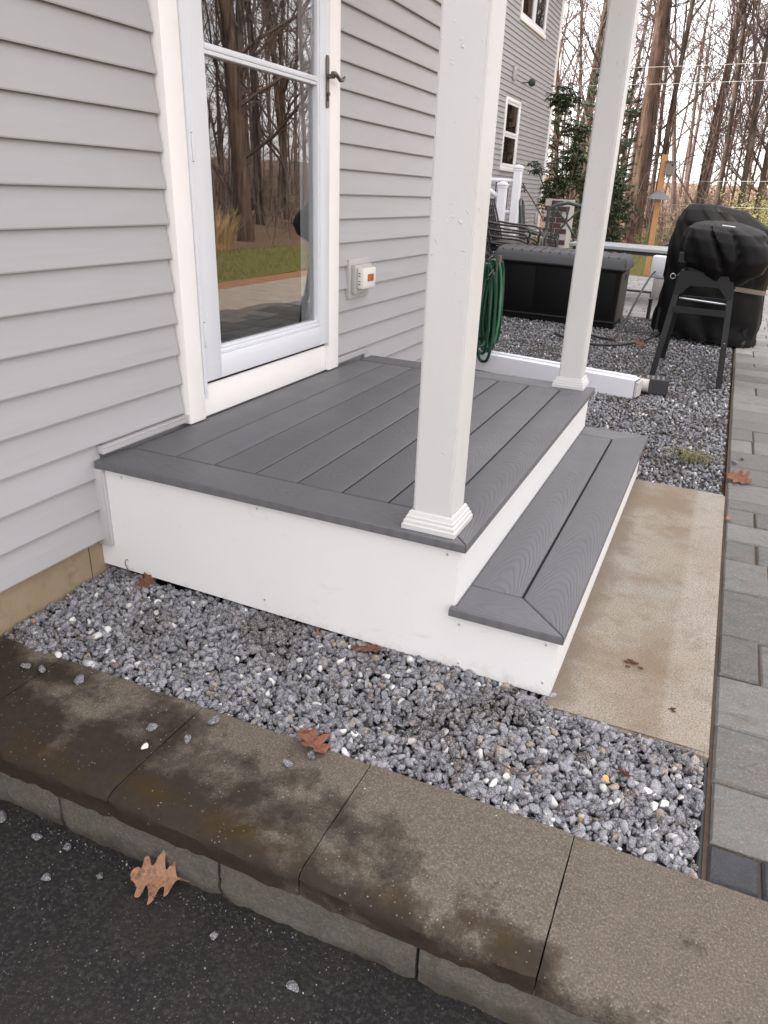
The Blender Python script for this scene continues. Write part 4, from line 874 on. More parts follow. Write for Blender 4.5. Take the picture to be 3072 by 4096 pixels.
# stack of dark chairs
cg = thing('stacking_chair', 'dark brown metal stacking chair, bottom of its stack by the storage box', 'chair', (-.86, 8.0, -.418), R(90), 'stacked dark chairs'); w = .25
b = B()
for i in range(7): b.tube([(-w + .02 + i * (2 * w - .04) / 6, .20, .46), (-w + .02 + i * (2 * w - .04) / 6, .36, .92)], .008, 6)
for q in np.linspace(.05, .95, 6): b.tube([(-w, .20 + .16 * q, .46 + .46 * q), (w, .20 + .16 * q, .46 + .46 * q)], .007, 6)
b.tube([(-w, .19, .42), (-w, .36, .92), (w, .36, .92), (w, .19, .42)], .014, 8); b.build('backrest', 'brownmetal', cg, True)
b = B(); b.box(-w, w, -.24, .20, .42, .445, .008); b.build('seat', 'brownmetal', cg)
for s_ in (-1, 1):
    b = B(); b.tube(smooth_path([(s_ * w, .27, .66), (s_ * (w + .02), .05, .64), (s_ * (w + .02), -.22, .63), (s_ * (w + .02), -.30, .57), (s_ * (w + .01), -.27, .48)], 4), .013, 8); b.build('arm', 'brownmetal', cg, True)
    for sy in (-.24, .20): b = B(); b.tube([(s_ * w, sy, .43), (s_ * (w + .03), sy * 1.2, 0)], .012, 8); b.build('leg', 'brownmetal', cg, True)
for i, nm in enumerate(('second from the bottom of its stack', 'third from the bottom of its stack', 'top one of its stack')):
    dup(cg, (-.86 + .012 * (i + 1), 8.0, -.418 + .075 * (i + 1)), R(90), 'dark brown metal stacking chair, ' + nm + ' by the storage box')
# white stair posts and rail in front of the far wing
t = thing('stair_railing', 'white stair railing with two capped posts and black balusters', 'railing', (-2.0, 11.5, -.42))
def newel(x, y, top): 
    b = B(); b.box(x - .065, x + .065, y - .065, y + .065, 0, top, .006); o = b.build('newel_post', 'vinyl', t); c = B()
    c.box(x - .085, x + .085, y - .085, y + .085, top, top + .03, .008); c.box(x - .075, x + .075, y - .075, y + .075, top - .035, top - .0005, .006)
    n_ = 14
    c.tube([(x, y, top + .0305), (x, y, top + .05), (x, y, top + .065)], [.088, .06, .01], n_); q = c.build('post_cap', 'vinyl', None, True); q.parent = o
newel(.10, -.45, 1.33); newel(.06, .55, 1.62)
b = B(); b.tube([(.06, .55, 1.42), (-.75, .55, 1.42)], .035, 8); b.build('top_rail', 'vinyl', t, True); b = B(); b.tube([(.06, .55, .92), (-.75, .55, .92)], .028, 8); b.build('bottom_rail', 'vinyl', t, True)
b = B(); b.tube([(.10, -.45, 1.12), (-.75, -.40, 1.62)], .035, 8); b.build('sloping_rail', 'vinyl', t, True)
for i in range(6): b = B(); b.tube([(-.10 - .11 * i, .55, .93), (-.10 - .11 * i, .55, 1.41)], .010, 6); b.build('baluster', 'blackmetal', t, True)
for i in range(6): b = B(); b.tube([(-.02 - .11 * i, -.44, .05), (-.02 - .11 * i, -.44, 1.16 + .065 * i)], .010, 6); b.build('baluster', 'blackmetal', t, True)
for i in range(4): B().box(-1.5, .04 , -.38 + i * .26, -.1205 + i * .26, i * .17, .165 + i * .17, .004).build('stair_tread', 'vinylgrey', t)
# dark brick pier
t = thing('brick_pier', 'dark brick pier with pale mortar behind the arched patio chair', 'brick pier', (-.95, 11.2, -.42)); B().box(-.20, .20, -.20, .20, 0, 1.18).build('mortar', 'mortar', t)
bmh = paver_mesh(1, 1)
bk = B().box(-.0925, .0925, -.02, .02, 0, .07, .004).build('brick', 'brick', t); bk.location = (-.10, -.195, .01); first = bk
for r_ in range(14):
    for c_ in range(3):
        if r_ == 0 and c_ == 0: continue
        xo = -.10 + c_ * .20 - (.10 if r_ % 2 else 0); 
        if xo > .12 or xo < -.12: continue
        o = first.copy(); COL.objects.link(o); o.location = (xo, -.195, .01 + r_ * .083)
# bird-box post
f_ = .745; t = thing('birdhouse_post', 'tall cedar post carrying the birdhouse, leaning slightly', 'post', (.42, 13.0, -.435))
b = B(); V = []
for (x, z) in ((0.0, 0), (-.035, 2.0)):
    for sy in (-.045, .045):
        for sx in (-.045, .045): V.append((x + sx, sy, z))
b.add(V, [(0, 2, 3, 1), (4, 5, 7, 6), (0, 1, 5, 4), (2, 6, 7, 3), (0, 4, 6, 2), (1, 3, 7, 5)]); b.build('post', 'cedar', t)
t2 = thing('squirrel_baffle', 'grey pyramid squirrel baffle halfway up the cedar post', 'baffle', (.40, 13.0, .852)); b = B(); b.tube([(0, 0, 0), (0, 0, .012), (0, 0, .14)], [.24, .235, .055], 4, False); b.build('baffle', 'baffle', t2, False, rot=(0, 0, R(20)))
t3 = thing('birdhouse', 'weathered wooden birdhouse fixed near the top of the cedar post', 'birdhouse', (.49, 12.97, 1.25)); B().box(-.055, .10, -.08, .07, 0, .20, .003).build('box', 'greywood', t3); B().box(-.07, .135, -.11, .08, .2005, .215, .003).build('roof', 'baffle', t3); B().disc((.06, -.08, .15), (0, -1, 0), .018, .002, 14).build('entrance', 'dark', t3); B().box(-.03, .06, -.05, .04, -.035, -.0005).build('base_lug', 'greywood', t3)
# clothes line
def line(name, pts, r, label, cat):
    t = thing(name, label, cat, pts[0]); b = B(); o = Vector(pts[0])
    for q, q2 in zip(pts[0::2], pts[1::2]):
        n_ = 14; P_ = []
        for i in range(n_ + 1): u = i / n_; v = Vector(q) * (1 - u) + Vector(q2) * u; v.z -= .35 * 4 * u * (1 - u) * .25; P_.append(v - o)
        b2 = B(); b2.tube(P_, r, 5); b2.build('cord', 'white_line', t, True)
line('clothesline', [(-3.44, 16.55, 3.27), (9.3, 21.5, 4.62), (-3.28, 17.36, 3.06), (9.3, 21.5, 4.26)], .0055, 'pair of white clothesline cords running from the house wall to the woods', 'clothesline')
line('wire_fence', [(-.6, 21.8, 1.35), (9.0, 17.6, 1.9), (-.6, 21.8, .75), (9.0, 17.6, 1.2)], .004, 'two slack white wires strung between trees beyond the patio', 'wire')

# ================================================================ WOODS
def vb(a, spread, r): 
    d = Vector(a).normalized(); o = d.orthogonal().normalized(); q = d.cross(o); ang = r.uniform(0, 6.283); s_ = math.tan(spread); v = d + (o * math.cos(ang) + q * math.sin(ang)) * s_; return v.normalized()
def limb(p, d, L, r0, r1, seg, r, up=.0, wob=.12):
    P_ = [Vector(p)]; d = Vector(d).normalized(); Rr = [r0]
    for i in range(seg):
        d = (d + Vector((r.gauss(0, wob), r.gauss(0, wob), r.gauss(0, wob) + up))).normalized(); P_.append(P_[-1] + d * (L / seg)); Rr.append(r0 + (r1 - r0) * (i + 1) / seg)
    return P_, Rr, d
def bare_tree(seed, H, r0, fork=False, start=.28, n1=17, lean=(0, 0)):
    r = random.Random(seed); T = B(); C = B(); trunks = []
    d0 = Vector((lean[0], lean[1], 1)).normalized(); P_, Rr, d = limb((0, 0, -.3), d0, H * (1 if not fork else .35), r0, r0 * (.22 if not fork else .75), 12 if not fork else 5, r, .02, .035)
    Rr[0] = r0 * 1.35; Rr[1] = max(Rr[1], r0 * 1.02) if len(Rr) > 1 else r0
    T.tube(P_, Rr, 12); trunks.append((P_, Rr, start))
    if fork:
        for k_ in range(2):
            dd = vb(d, .20 + .08 * k_, r); Q, Rq, _ = limb(P_[-1], dd, H * .68, r0 * .62, r0 * .14, 10, r, .03, .05); T.tube(Q, Rq, 9); trunks.append((Q, Rq, .12))
    for P_, Rr, st in trunks:
        m = len(P_)
        for b_ in range(n1 if not fork else int(n1 * .6)):
            u = st + (1 - st) * (b_ + r.random()) / (n1 if not fork else int(n1 * .6)); i = min(m - 2, int(u * (m - 1))); q = u * (m - 1) - i; p = P_[i].lerp(P_[i + 1], q); rr = Rr[i] + (Rr[i + 1] - Rr[i]) * q
            L1 = H * r.uniform(.16, .32) * (1.15 - .6 * u); Q, Rq, _ = limb(p, vb(P_[i + 1] - P_[i], r.uniform(.65, 1.05), r), L1, min(rr * .55, .075), .012, 6, r, .075, .13); C.tube(Q, Rq, 5, False)
            for c_ in range(8):
                w_ = .2 + .8 * (c_ + r.random()) / 8; j = min(5, int(w_ * 6)); pp_ = Q[j].lerp(Q[j + 1], min(1, w_ * 6 - j)); Q2, R2, _ = limb(pp_, vb(Q[j + 1] - Q[j], r.uniform(.45, .95), r), L1 * r.uniform(.28, .52), Rq[j] * .55, .006, 4, r, .05, .16); C.tube(Q2, R2, 4, False)
                for e_ in range(6):
                    x_ = r.uniform(.2, 1); jj = min(3, int(x_ * 4)); p3 = Q2[jj].lerp(Q2[jj + 1], x_ * 4 - jj if x_ < 1 else 1); Q3, R3, _ = limb(p3, vb(Q2[jj + 1] - Q2[jj], r.uniform(.4, .95), r), L1 * r.uniform(.12, .28), .0065, .003, 3, r, .03, .2); C.tube(Q3, R3, 3, False)
    return T, C
def tree_thing(T, C, name, label, matT, group, loc, rz, cm='twig'):
    t = thing(name, label, 'tree', loc, rz, group); T.build('trunk', matT, t, True, fix=False); C.build('crown', cm, t, False, fix=False); return t
G = 'bare trees in the woods'
protos = []
specs = [(11, 15, .105, False, .22, 14), (12, 17, .15, False, .34, 12), (13, 14, .085, True, .2, 16), (14, 12, .055, False, .15, 14), (15, 18, .17, True, .3, 14), (16, 10, .04, False, .12, 15)]
LBL = ['slender bare grey-brown tree with ascending limbs in the woods', 'tall bare tree with straight medium trunk in the woods', 'bare twin-stemmed tree forking low in the woods', 'thin bare young tree with fine twigs in the woods', 'stout bare tree forking into two stems in the woods', 'very thin bare sapling in the woods']
# the trees that can be told apart
T, C = bare_tree(21, 19, .235, False, .35, 13, (-.035, 0)); tree_thing(T, C, 'oak_tree', 'thick furrowed-bark tree, largest trunk behind the birdhouse post', 'bark_red', None, (-1.28, 24.0, terr(-1.28, 24)), .3)
T, C = bare_tree(22, 16, .095, False, .25, 13, (-.06, 0)); tree_thing(T, C, 'maple_tree', 'straight dark-barked bare tree rising above the covered grills', 'bark', None, (1.05, 25.5, terr(1, 25.5)), 0)
T, C = bare_tree(23, 15, .10, False, .3, 13, (-.06, .03)); tree_thing(T, C, 'birch_tree', 'slim pale bare tree leaning beside the thick furrowed trunk', 'bark', None, (-.80, 24.6, terr(-.8, 24.6)), 0)
T, C = bare_tree(24, 15, .12, True, .2, 14, (-.03, 0)); tree_thing(T, C, 'maple_tree', 'bare twin-trunk tree past the corner of the house', 'bark', None, (-3.35, 25.0, terr(-3.3, 25)), 1.0)
ti = 0
places = [(1.80, 25.2, 0, -.02), (2.3, 26.0, 0, 0), (2.75, 27.5, 2, .3), (.2, 29.0, 3, .5), (-2.4, 28.5, 3, 1), (-4.6, 29.5, 0, 2), (-5.4, 27, 3, 3), (3.4, 30, 2, 1), (.9, 33, 3, 2), (-1.9, 34, 0, .2), (-3.9, 33, 2, .7), (2.0, 36, 3, .9), (-.4, 38, 2, 2), (-6, 36, 0, 1), (4.6, 35, 1, 2), (1.6, 42, 2, 0), (-.9, 27.3, 5, 0), (1.4, 29.5, 5, 1), (.5, 26.6, 5, 3), (-3.0, 26.5, 5, 4), (3.0, 25.8, 5, 5), (-7.5, 40, 1, 4),
          # woods east of the lawn (seen in the door glass)
          (8.3, 12.7, 1, 1.2), (9.5, 13.9, 2, .4), (9.2, 16.6, 3, .9), (10.9, 17.2, 0, 2), (12.8, 21.6, 2, 1), (11.2, 23, 0, 2), (15.8, 24, 1, 1), (12.4, 29, 0, 0), (11.0, 15.2, 5, 1), (9.6, 18.2, 5, 2), (16.5, 27.5, 1, 2), (19.5, 24, 2, 1),
          # further along both sides of the lawn
          (9.2, 8.4, 0, 1), (10, 4.5, 1, 1), (12.5, 10, 0, 2), (10.5, .5, 2, 2), (6.3, 23.8, 0, 3), (5.4, 27, 2, 2), (7.8, 27, 1, 3), (-8.5, 31, 0, 1), (-9, 38, 2, 2)]
for x, y, k_, rz in places:
    while len(protos) <= k_:
        i = len(protos); sp = specs[i]; T, C = bare_tree(*sp); protos.append((T, C, None))
    T, C, root = protos[k_]
    if root is None:
        root = tree_thing(T, C, 'bare_tree', LBL[k_], 'bark' if k_ % 2 == 0 else 'bark_red', G, (x, y, terr(x, y)), rz); protos[k_] = (T, C, root)
    else: dup(root, (x, y, terr(x, y)), rz * 1.7 + random.random(), (LBL[k_] if x < 8 else LBL[k_].replace('in the woods', 'in the woods across the lawn')), random.uniform(.88, 1.12))
# evergreens
def pine(seed, H, r0, z0, n1, mat='needle', dens=1.0, spread=.24, nl=.13):
    r = random.Random(seed); T = B(); P_, Rr, _ = limb((0, 0, -.3), (0, 0, 1), H, r0, r0 * .2, 10, r, .02, .02); T.tube(P_, Rr, 9); NV = []; NF = []
    for b_ in range(n1):
        u = z0 + (1 - z0) * (b_ + r.random()) / n1; i = min(9, int(u * 10)); p = P_[i].lerp(P_[i + 1], u * 10 - i); L1 = H * spread * (1.15 - u) ** .8 * r.uniform(.7, 1.1); a = r.uniform(0, 6.283)
        Q, Rq, _ = limb(p, (math.cos(a), math.sin(a), r.uniform(-.05, .3)), L1, .03, .006, 6, r, .02, .1); T.tube(Q, Rq, 4, False)
        for c_ in range(int(11 * dens)):
            w_ = r.uniform(.3, 1); j = min(5, int(w_ * 6)); q = Q[j].lerp(Q[j + 1], min(1, w_ * 6 - j)) + Vector((r.gauss(0, .14), r.gauss(0, .14), r.gauss(.03, .07))) * (L1 * .45)
            for e_ in range(15):
                d = Vector((r.gauss(0, 1), r.gauss(0, 1), r.gauss(.25, .6))).normalized(); o = d.orthogonal().normalized() * .006; n_ = len(NV); L2 = nl * r.uniform(.7, 1.3)
                NV += [tuple(q - o), tuple(q + o), tuple(q + d * L2)]; NF.append((n_, n_ + 1, n_ + 2))
    return T, NV, NF
def ever(T, NV, NF, name, label, loc, mat, group=None, rz=0):
    t = thing(name, label, 'tree', loc, rz, group); T.build('trunk', 'bark', t, True, fix=False); link('crown', pydata('crown', NV, NF), mat, t); return t
a = ever(*pine(31, 17, .22, .42, 44, dens=1.5), 'pine_tree', 'tall green pine with open needle clumps in the woods', (3.9, 28.0, terr(3.9, 28)), 'needle', 'tall pines in the woods')
for x, y, rz in ((.1, 35, 1), (-2.0, 31, 2), (9.5, 18.6, 3), (12.5, 24.5, 4), (4.4, 32, 5), (-5.0, 33, .5)): dup(a, (x, y, terr(x, y)), rz)
a = ever(*pine(32, 4.2, .05, .08, 44, dens=1.4, spread=.36, nl=.09), 'young_hemlock', 'small dark evergreen sapling among the bare trunks', (-2.05, 22.0, terr(-2, 22)), 'rhodo', 'young evergreens under the bare trees')
for x, y, rz, s_ in ((-1.85, 20.5, 1, .8), (-2.7, 24.2, 2, 1.2), (-3.6, 22.8, 3, 1.0), (-2.3, 27, 4, 1.3)): dup(a, (x, y, terr(x, y)), rz, None, s_)
# rhododendrons by the house corner
def rhodo(name, label, loc, clumps, seed):
    r = random.Random(seed); t = thing(name, label, 'shrub', loc); Sb = B(); LV = []; LF = []
    for cx, cy, cz, R_, n_ in clumps:
        P_ = smooth_path([(r.uniform(-.15, .15), r.uniform(-.1, .1), 0), (cx * .4 + r.gauss(0, .06), cy * .4, cz * .5), (cx * .9, cy * .9, cz - R_ * .3), (cx, cy, cz)], 4); Sb.tube(P_, [.022 * (1 - .6 * i / len(P_)) for i in range(len(P_))], 6, False)
        for _ in range(n_):
            d = Vector((r.gauss(0, 1), r.gauss(0, 1), r.gauss(0, .8))); d = d.normalized() * R_ * r.random() ** .45; c = Vector((cx, cy, cz)) + d
            if r.random() < .25: Sb.tube([Vector((cx, cy, cz)), c], .006, 4, False)
            for e_ in range(7):
                a = e_ * .898 + r.random() * .4; dr = Vector((math.cos(a), math.sin(a), r.uniform(-.75, .1))).normalized(); L2 = r.uniform(.09, .15); wv = dr.cross(Vector((0, 0, 1))).normalized() * L2 * .16; m_ = c + dr * L2 * .5 + Vector((0, 0, .008)); e2 = c + dr * L2 + Vector((0, 0, -.02)); n0 = len(LV)
                LV += [tuple(c), tuple(m_ - wv), tuple(e2), tuple(m_ + wv)]; LF.append((0 + n0, 1 + n0, 2 + n0, 3 + n0))
    Sb.build('stem', 'twig', t, True, fix=False); link('foliage', pydata('foliage', LV, LF), 'rhodo', t); return t
rhodo('rhododendron', 'leggy evergreen rhododendron with leaf clumps on bare stems at the house corner', (-1.95, 16.0, -.45), [(-.20, 0, 3.12, .36, 85), (.06, .1, 2.02, .34, 75), (-.12, -.1, 1.52, .36, 70), (.0, .1, .95, .40, 70), (-.60, -.3, 1.75, .22, 16), (.38, .2, 1.55, .32, 55), (-.35, 0, 1.15, .25, 30), (-.86, -.4, 1.38, .10, 4), (.25, 0, 2.5, .22, 26), (-.05, 0, 2.62, .2, 18)], 1)
rhodo('rhododendron', 'low dense dark rhododendron beside the white deck post and big furrowed tree', (-.90, 16.3, -.45), [(.0, 0, 1.55, .34, 75), (.12, .1, 1.05, .38, 75), (-.2, 0, .8, .38, 70), (.05, 0, .5, .36, 60)], 2)
# yellow-green bushes behind the fence wires
def bush(seed, rx, rz_, n_):
    r = random.Random(seed); V = []; F = []; Sb = B()
    for _ in range(14):
        P_, Rr, _d = limb((r.gauss(0, .15), r.gauss(0, .15), -.1), (r.gauss(0, .5), r.gauss(0, .5), 1), rz_ * 1.5, .018, .005, 5, r, .02, .14); Sb.tube(P_, Rr, 4, False)
    for _ in range(n_):
        d = Vector((r.gauss(0, 1), r.gauss(0, 1), r.gauss(0, 1))).normalized() * r.random() ** .4; nn = .75 + .5 * noise.noise(d * 2 + Vector((seed, 0, 0))); c = Vector((d.x * rx, d.y * rx, rz_ + d.z * rz_)) * nn
        for e_ in range(5):
            q = c + Vector((r.gauss(0, .10), r.gauss(0, .10), r.gauss(0, .10))); u_ = Vector((r.gauss(0, 1), r.gauss(0, 1), r.gauss(0, 1))).normalized() * .035; w_ = u_.orthogonal().normalized() * .018; n0 = len(V); V += [tuple(q - u_), tuple(q - w_), tuple(q + u_), tuple(q + w_)]; F.append((n0, n0 + 1, n0 + 2, n0 + 3))
    return Sb, V, F
Sb, V, F = bush(5, 1.2, 1.0, 420); t = thing('bush', 'loose yellow-green bush in the undergrowth beyond the wires', 'bush', (1.9, 23.5, terr(1.9, 23.5)), 0, 'yellow-green bushes in the undergrowth'); Sb.build('stem', 'twig', t, False, fix=False); link('foliage', pydata('foliage', V, F), 'bushy', t)
for x, y, rz, s_ in ((.4, 22.6, 1, .7), (2.9, 22.0, 2, .8), (3.9, 25.0, 3, 1.1), (.9, 27.5, 4, 1.1), (-.2, 18.5, 2, .42), (1.3, 18.2, 3, .45), (2.6, 27.5, 1, 1.3)): dup(t, (x, y, terr(x, y)), rz, None, s_)
# dry ornamental grass at the lawn's edge
V = []; F = []; r = random.Random(8)
for _ in range(300):
    a = r.uniform(0, 6.283); b0 = r.random() ** .5 * .35; x, y = b0 * math.cos(a), b0 * math.sin(a); L2 = r.uniform(.35, .85); dx, dy = math.cos(a + r.gauss(0, .5)), math.sin(a + r.gauss(0, .5)); bend = r.uniform(.15, .75); w_ = .006; pr_ = None
    for i in range(5):
        u = i / 4; p = (x + dx * bend * u * u * L2, y + dy * bend * u * u * L2, L2 * (u - .28 * bend * u ** 3)); n0 = len(V); V += [(p[0] - dy * w_ * (1 - u * .8), p[1] + dx * w_ * (1 - u * .8), p[2]), (p[0] + dy * w_ * (1 - u * .8), p[1] - dx * w_ * (1 - u * .8), p[2])]
        if pr_ is not None: F.append((pr_, pr_ + 1, n0 + 1, n0))
        pr_ = n0
t = link('dry_grass_clump', pydata('dry_grass_clump', V, F), 'dry', None, (7.15, 9.95, -.46)); tag(t, 'clump of tall dry straw grass at the edge of the lawn', 'grass clump', 'dry straw grass clumps along the lawn')
for x, y in ((7.5, 10.6),): o = t.copy(); COL.objects.link(o); o.location = (x, y, -.46); o.rotation_euler = (0, 0, x * 3)
# undergrowth: brush and far woods as masses
bb = B(); r = random.Random(77)
for _ in range(2600):
    if r.random() < .5: x, y = r.uniform(-9, 6), r.uniform(22.5, 44)
    else: x, y = r.uniform(7.4, 22), r.uniform(9, 34)
    h = r.uniform(.5, 2.6); P_, Rr, d = limb((x, y, terr(x, y) - .1), (r.gauss(0, .35), r.gauss(0, .35), 1), h, r.uniform(.006, .014), .004, 3, r, .0, .2); bb.tube(P_, Rr, 3, False)
    for _k in range(4): Q, Rq, _ = limb(P_[r.randint(1, 3)], vb(d, .8, r), h * r.uniform(.25, .5), .006, .003, 2, r, .02, .2); bb.tube(Q, Rq, 3, False)
tag(bb.build('undergrowth', 'twig', None, False, fix=False), 'tangle of brown leafless brush under the bare trees', 'undergrowth', None, 'stuff')
bb = B()
for n_ in range(220):
    th = r.uniform(-.35, 1.5) if n_ < 120 else r.uniform(.42, .95); d_ = r.uniform(46, 95) if n_ < 120 else r.uniform(24, 60); x, y = 1.8 + d_ * math.sin(th), d_ * math.cos(th); H = r.uniform(11, 19) if n_ < 120 else r.uniform(3.5, 8); r0 = r.uniform(.06, .2) if n_ < 120 else r.uniform(.03, .09); P_, Rr, d = limb((x, y, terr(x, y) - .3), (r.gauss(0, .04), r.gauss(0, .04), 1), H, r0, .03, 6, r, .01, .04); bb.tube(P_, Rr, 5, False)
    for _k in range(16 if n_ < 120 else 7):
        j = r.randint(2, 5); L1 = H * r.uniform(.12, .28); Q, Rq, dq = limb(P_[j].lerp(P_[j + 1], r.random()), vb(d, r.uniform(.6, 1.1), r), L1, .03, .010, 3, r, .06, .15); bb.tube(Q, Rq, 3, False)
        for _m in range(4): Q2, R2, _ = limb(Q[r.randint(1, 3)], vb(dq, .7, r), L1 * .5, .012, .006, 2, r, .05, .2); bb.tube(Q2, R2, 3, False)
tag(bb.build('distant_woods', 'twig', None, False, fix=False), 'hazy mass of bare trees far beyond the yard', 'woods', None, 'stuff')

# ================================================================ SMALL THINGS
def oak_leaf(seed, L=.09, curl=.5):
    r = random.Random(seed); half = [(0.0, .012), (.07, .05), (.13, .17), (.18, .29), (.23, .30), (.26, .23), (.31, .19), (.37, .24), (.43, .42), (.51, .48), (.53, .40), (.55, .29), (.60, .22), (.65, .24), (.71, .35), (.79, .38), (.80, .28), (.82, .18), (.88, .14), (.94, .13), (.97, .05), (1.0, 0.0)]
    sides = []
    for s_ in (0, 1): sides.append([(u + r.uniform(-.012, .012), w_ * r.uniform(.72, 1.2)) for u, w_ in half])
    def fine(h): return [(p.x, max(0, p.y)) for p in smooth_path([(u, w_, 0) for u, w_ in h], 3)]
    A_, C_ = fine(sides[0]), fine(sides[1]); V = []; F = []; n_ = len(A_)
    for i in range(n_):
        for s_ in (-1, 0, 1):
            u, w_ = (A_ if s_ < 0 else C_)[i] if s_ else ((A_[i][0] + C_[i][0]) / 2, 0); ww = w_ * s_; x = (u - .5) * L; y = ww * L * 1.05; z = curl * L * (abs(ww) ** 1.3 * .55 + .35 * (u - .5) ** 2) + .03 * L * noise.noise((u * 6, ww * 5, seed)); V.append((x, y, z))
    for i in range(n_ - 1):
        for j in range(2): F.append((i * 3 + j, i * 3 + j + 1, i * 3 + j + 4, i * 3 + j + 3))
    m = len(V); V2 = V + [(x, y, z - .0004) for x, y, z in V]; F2 = F + [tuple(m + q for q in f[::-1]) for f in F]
    b = B(); b.add(V2, F2); return b
def leaf(loc, rot, mat, label, seed, L=.09, curl=.5):
    t = thing('oak_leaf', label, 'leaf', loc); t.rotation_euler = rot; oak_leaf(seed, L, curl).build('blade', mat, t, True, fix=False); b = B(); b.tube([(-.5 * L, 0, curl * L * .09), (-.5 * L - .02, .003, .004)], .0008, 5); b.build('stalk', mat, t)
    b = B(); b.tube([((u - .5) * L, 0, curl * L * .35 * (u - .5) ** 2 + .0006) for u in np.linspace(0, 1, 7)], [.0009, .0008, .0007, .0006, .0005, .0004, .0003], 4); b.build('midrib', mat, t); return t
leaf((.930, -.756, -.576), (R(-34), R(-10), R(206)), 'leaf_tan', 'broad tan oak leaf lying on the asphalt against the block wall', 1, .105, 1.1)
leaf((.278, -.012, -.392), (R(60), R(-30), R(70)), 'leaf_dark', 'curled dark brown oak leaf standing against the white skirt near the foundation', 2, .075, .9)
leaf((1.075, -.018, -.395), (R(12), R(4), R(195)), 'leaf_rust', 'rusty oak leaf tucked under the white skirt on the gravel', 3, .10, .6)
leaf((1.13, -.425, -.392), (R(18), R(-14), R(160)), 'leaf_rust', 'rusty curled oak leaf where the gravel meets the cap stones', 4, .095, .9)
leaf((1.127, 4.40, -.37), (R(70), R(10), R(95)), 'leaf_dark', 'dark brown oak leaf standing upright on the gravel past the white sleeve', 5, .12, .3)
leaf((.93, 5.70, -.39), (R(60), R(0), R(80)), 'leaf_tan', 'pale oak leaf standing on the gravel near the black hose', 6, .10, .3)
leaf((2.07, 2.13, -.405), (R(20), R(5), R(-12)), 'leaf_rust', 'narrow rusty oak leaf across the edge of the paver walk', 7, .13, .9)
leaf((.912, -.015, -.398), (R(30), R(10), R(40)), 'leaf_rust', 'crumpled bit of leaf under the middle of the white skirt', 8, .035, 1.2)
leaf((2.035, 1.575, -.408), (R(20), R(5), R(60)), 'leaf_tan', 'small leaf scrap in the joint between the slab and pavers', 9, .035, .9)
leaf((1.18, 5.55, -.40), (R(20), R(10), R(20)), 'leaf_dark', 'dark leaf at the foot of the covered tall grill', 10, .12, .8)
leaf((1.83, -.20, -.396), (R(40), R(20), R(140)), 'leaf_rust', 'small rolled rusty leaf on the pale gravel near the edging', 11, .045, 1.3)
def single(loc, rad, seed, label, where, col=None):
    V, F = near_protos[seed % 14]; r = random.Random(seed); sc = np.array([r.uniform(1.0, 1.35), r.uniform(.75, 1), r.uniform(.5, .75)]) * rad
    me = pydata('loose_stone', V * sc, F); c = stone_colors(1)[0] if col is None else np.array(col); ca = me.color_attributes.new('Col', 'FLOAT_COLOR', 'POINT'); ca.data.foreach_set('color', np.tile(np.append(c, 1), len(V)).astype(np.float32))
    o = link('loose_stone', me, 'gravel', None, (loc[0], loc[1], loc[2] + rad * .45), (r.uniform(-.2, .2), r.uniform(-.2, .2), r.uniform(0, 6))); tag(o, label, 'stone', where)
g_ = 'grey stones scattered on the cap stones'
for i, (x, y) in enumerate([(.291, -.485), (.34, -.477), (.461, -.47), (.749, -.534), (.85, -.53), (.867, -.449), (1.107, -.496), (1.143, -.452)]): single((x, y, -.408), .0135 + .003 * (i % 3 == 2), i + 3, 'small grey granite stone lying loose on the brown cap stones', g_, (.12, .12, .125))
single((.779, -.592, -.408), .0115, 30, 'single cream pebble lying loose on the brown cap stones', None, (.62, .60, .54))
g_ = 'grey stones scattered on the driveway'
for i, (x, y) in enumerate([(.485, -.765), (.599, -.770), (.684, -.765), (.707, -.842), (.807, -.792), (1.118, -.805), (1.318, -.83)]): single((x, y, -.601), .0125 + .007 * (i == 0), i + 50, 'small grey granite stone lying loose on the black asphalt', g_, (.13, .13, .135))
single((2.09, 2.50, -.415), .016, 70, 'dark grey stone kicked onto the paver walk by the grass tuft', None, (.10, .10, .105)); single((2.05, 2.40, -.415), .018, 71, 'pair of grey gravel stones at the walk edge, larger one', None, (.12, .12, .125))
for i, (x, y) in enumerate(((1.885, -.225), (1.925, -.245), (1.905, -.262))): single((x, y, -.410), .014, 80 + i, 'chalky white pebble in the gravel by the plastic edging', 'white pebbles near the edging', (.74, .73, .69))
single((1.79, -.225, -.408), .013, 90, 'ochre and white pebble on the gravel below the slab', None, (.62, .36, .12)); 
def crumb(loc, s_, label):
    b = B(); r = random.Random(int(loc[0] * 1000)); V, F = near_protos[3]
    for _ in range(12): o = np.array([r.gauss(0, .011), r.gauss(0, .008), abs(r.gauss(0, .003))]) * s_; b.add(V * .005 * s_ * np.array([1.4, .8, .6]) + o, F)
    tag(b.build('dirt_crumb', 'leaf_dark', None, True, loc), label, 'debris')
crumb((1.793, .267, -.398), 1.2, 'dark crumbled clump of dirt near the middle of the slab'); crumb((1.915, .099, -.398), .6, 'small dark crumb on the slab close to the pavers')
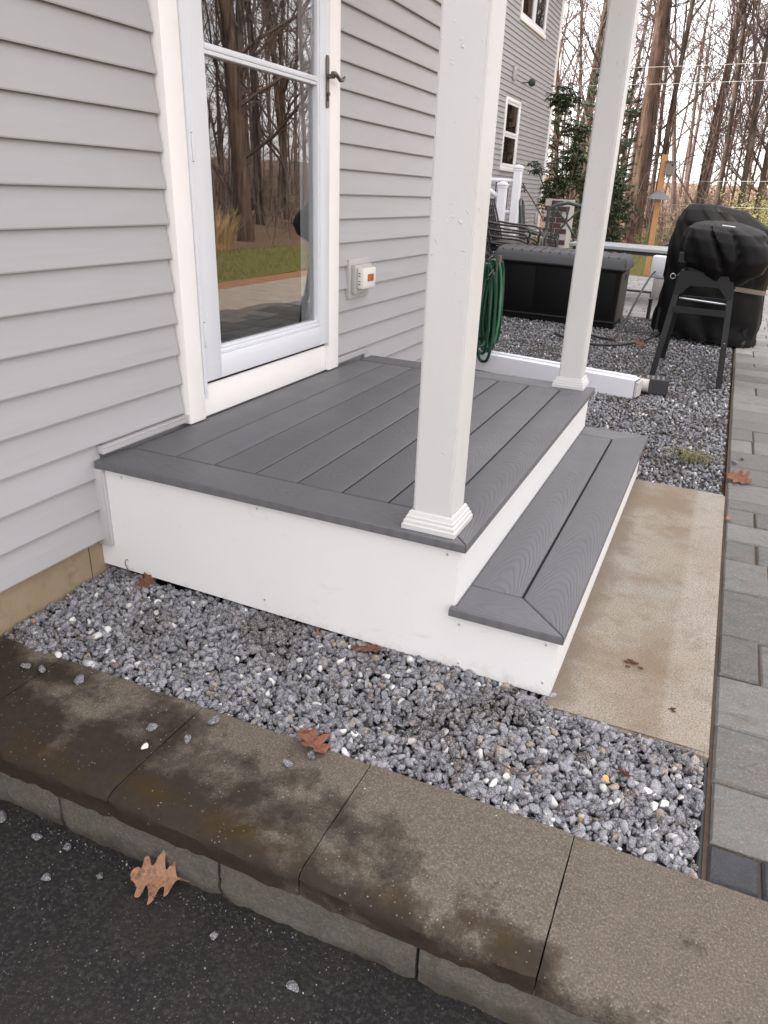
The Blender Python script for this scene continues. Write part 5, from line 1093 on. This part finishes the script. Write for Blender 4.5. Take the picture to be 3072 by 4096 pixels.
def twig_(pts, r0, label):
    t = thing('twig', label, 'twig', pts[0]); o = Vector(pts[0]); b = B(); P_ = [p - o for p in smooth_path(pts, 5)]; b.tube(P_, [r0 * (1 - .5 * i / len(P_)) for i in range(len(P_))], 6); b.build('stick', 'twig', t, True)
twig_([(1.53, -.284, -.392), (1.58, -.305, -.389), (1.626, -.304, -.390), (1.651, -.226, -.392)], .0028, 'curved brown twig lying on the gravel below the slab corner')
twig_([(1.43, -.30, -.394), (1.46, -.345, -.392), (1.49, -.40, -.394)], .0018, 'thin reddish twig on the gravel near the cap stones'); twig_([(.205, .002, -.385), (.195, -.004, -.345), (.205, -.006, -.325)], .002, 'tiny dark stem poking up against the white skirt')
# grass tuft in the gravel
V = []; F = []; r = random.Random(4)
for _ in range(260):
    x, y = r.gauss(0, .055), r.gauss(0, .05); a = r.uniform(0, 6.283); L2 = r.uniform(.03, .09); w_ = .0012; dx, dy = math.cos(a), math.sin(a); n0 = len(V)
    V += [(x - dy * w_, y + dx * w_, 0), (x + dy * w_, y - dx * w_, 0), (x + dx * L2 * .4 + dy * w_, y + dy * L2 * .4 - dx * w_, L2 * .45), (x + dx * L2 * .4 - dy * w_, y + dy * L2 * .4 + dx * w_, L2 * .45), (x + dx * L2, y + dy * L2, L2 * .4)]; F += [(n0, n0 + 1, n0 + 2, n0 + 3), (n0 + 3, n0 + 2, n0 + 4)]
t = link('grass_tuft', pydata('grass_tuft', V, F), 'grass', None, (1.84, 2.38, -.425)); tag(t, 'small green grass tuft growing through the gravel', 'grass tuft')

# grit on driveway, caps and slab
gp = []
for _ in range(950):
    q = random.random()
    if q < .35: gp.append((random.uniform(.2, 2.2), -.735 - abs(random.gauss(0, .02)), -.6005))
    elif q < .8: gp.append((random.uniform(.2, 2.4), random.uniform(-1.25, -.73), -.6005))
    else: gp.append((random.uniform(.15, 2.3), -.415 - abs(random.gauss(0, .05)), -.4085))
stones('grit', np.array(gp), rng.uniform(.0009, .0030, len(gp)), far_protos, 'fine pale grit strewn along the foot of the block wall and on the asphalt')
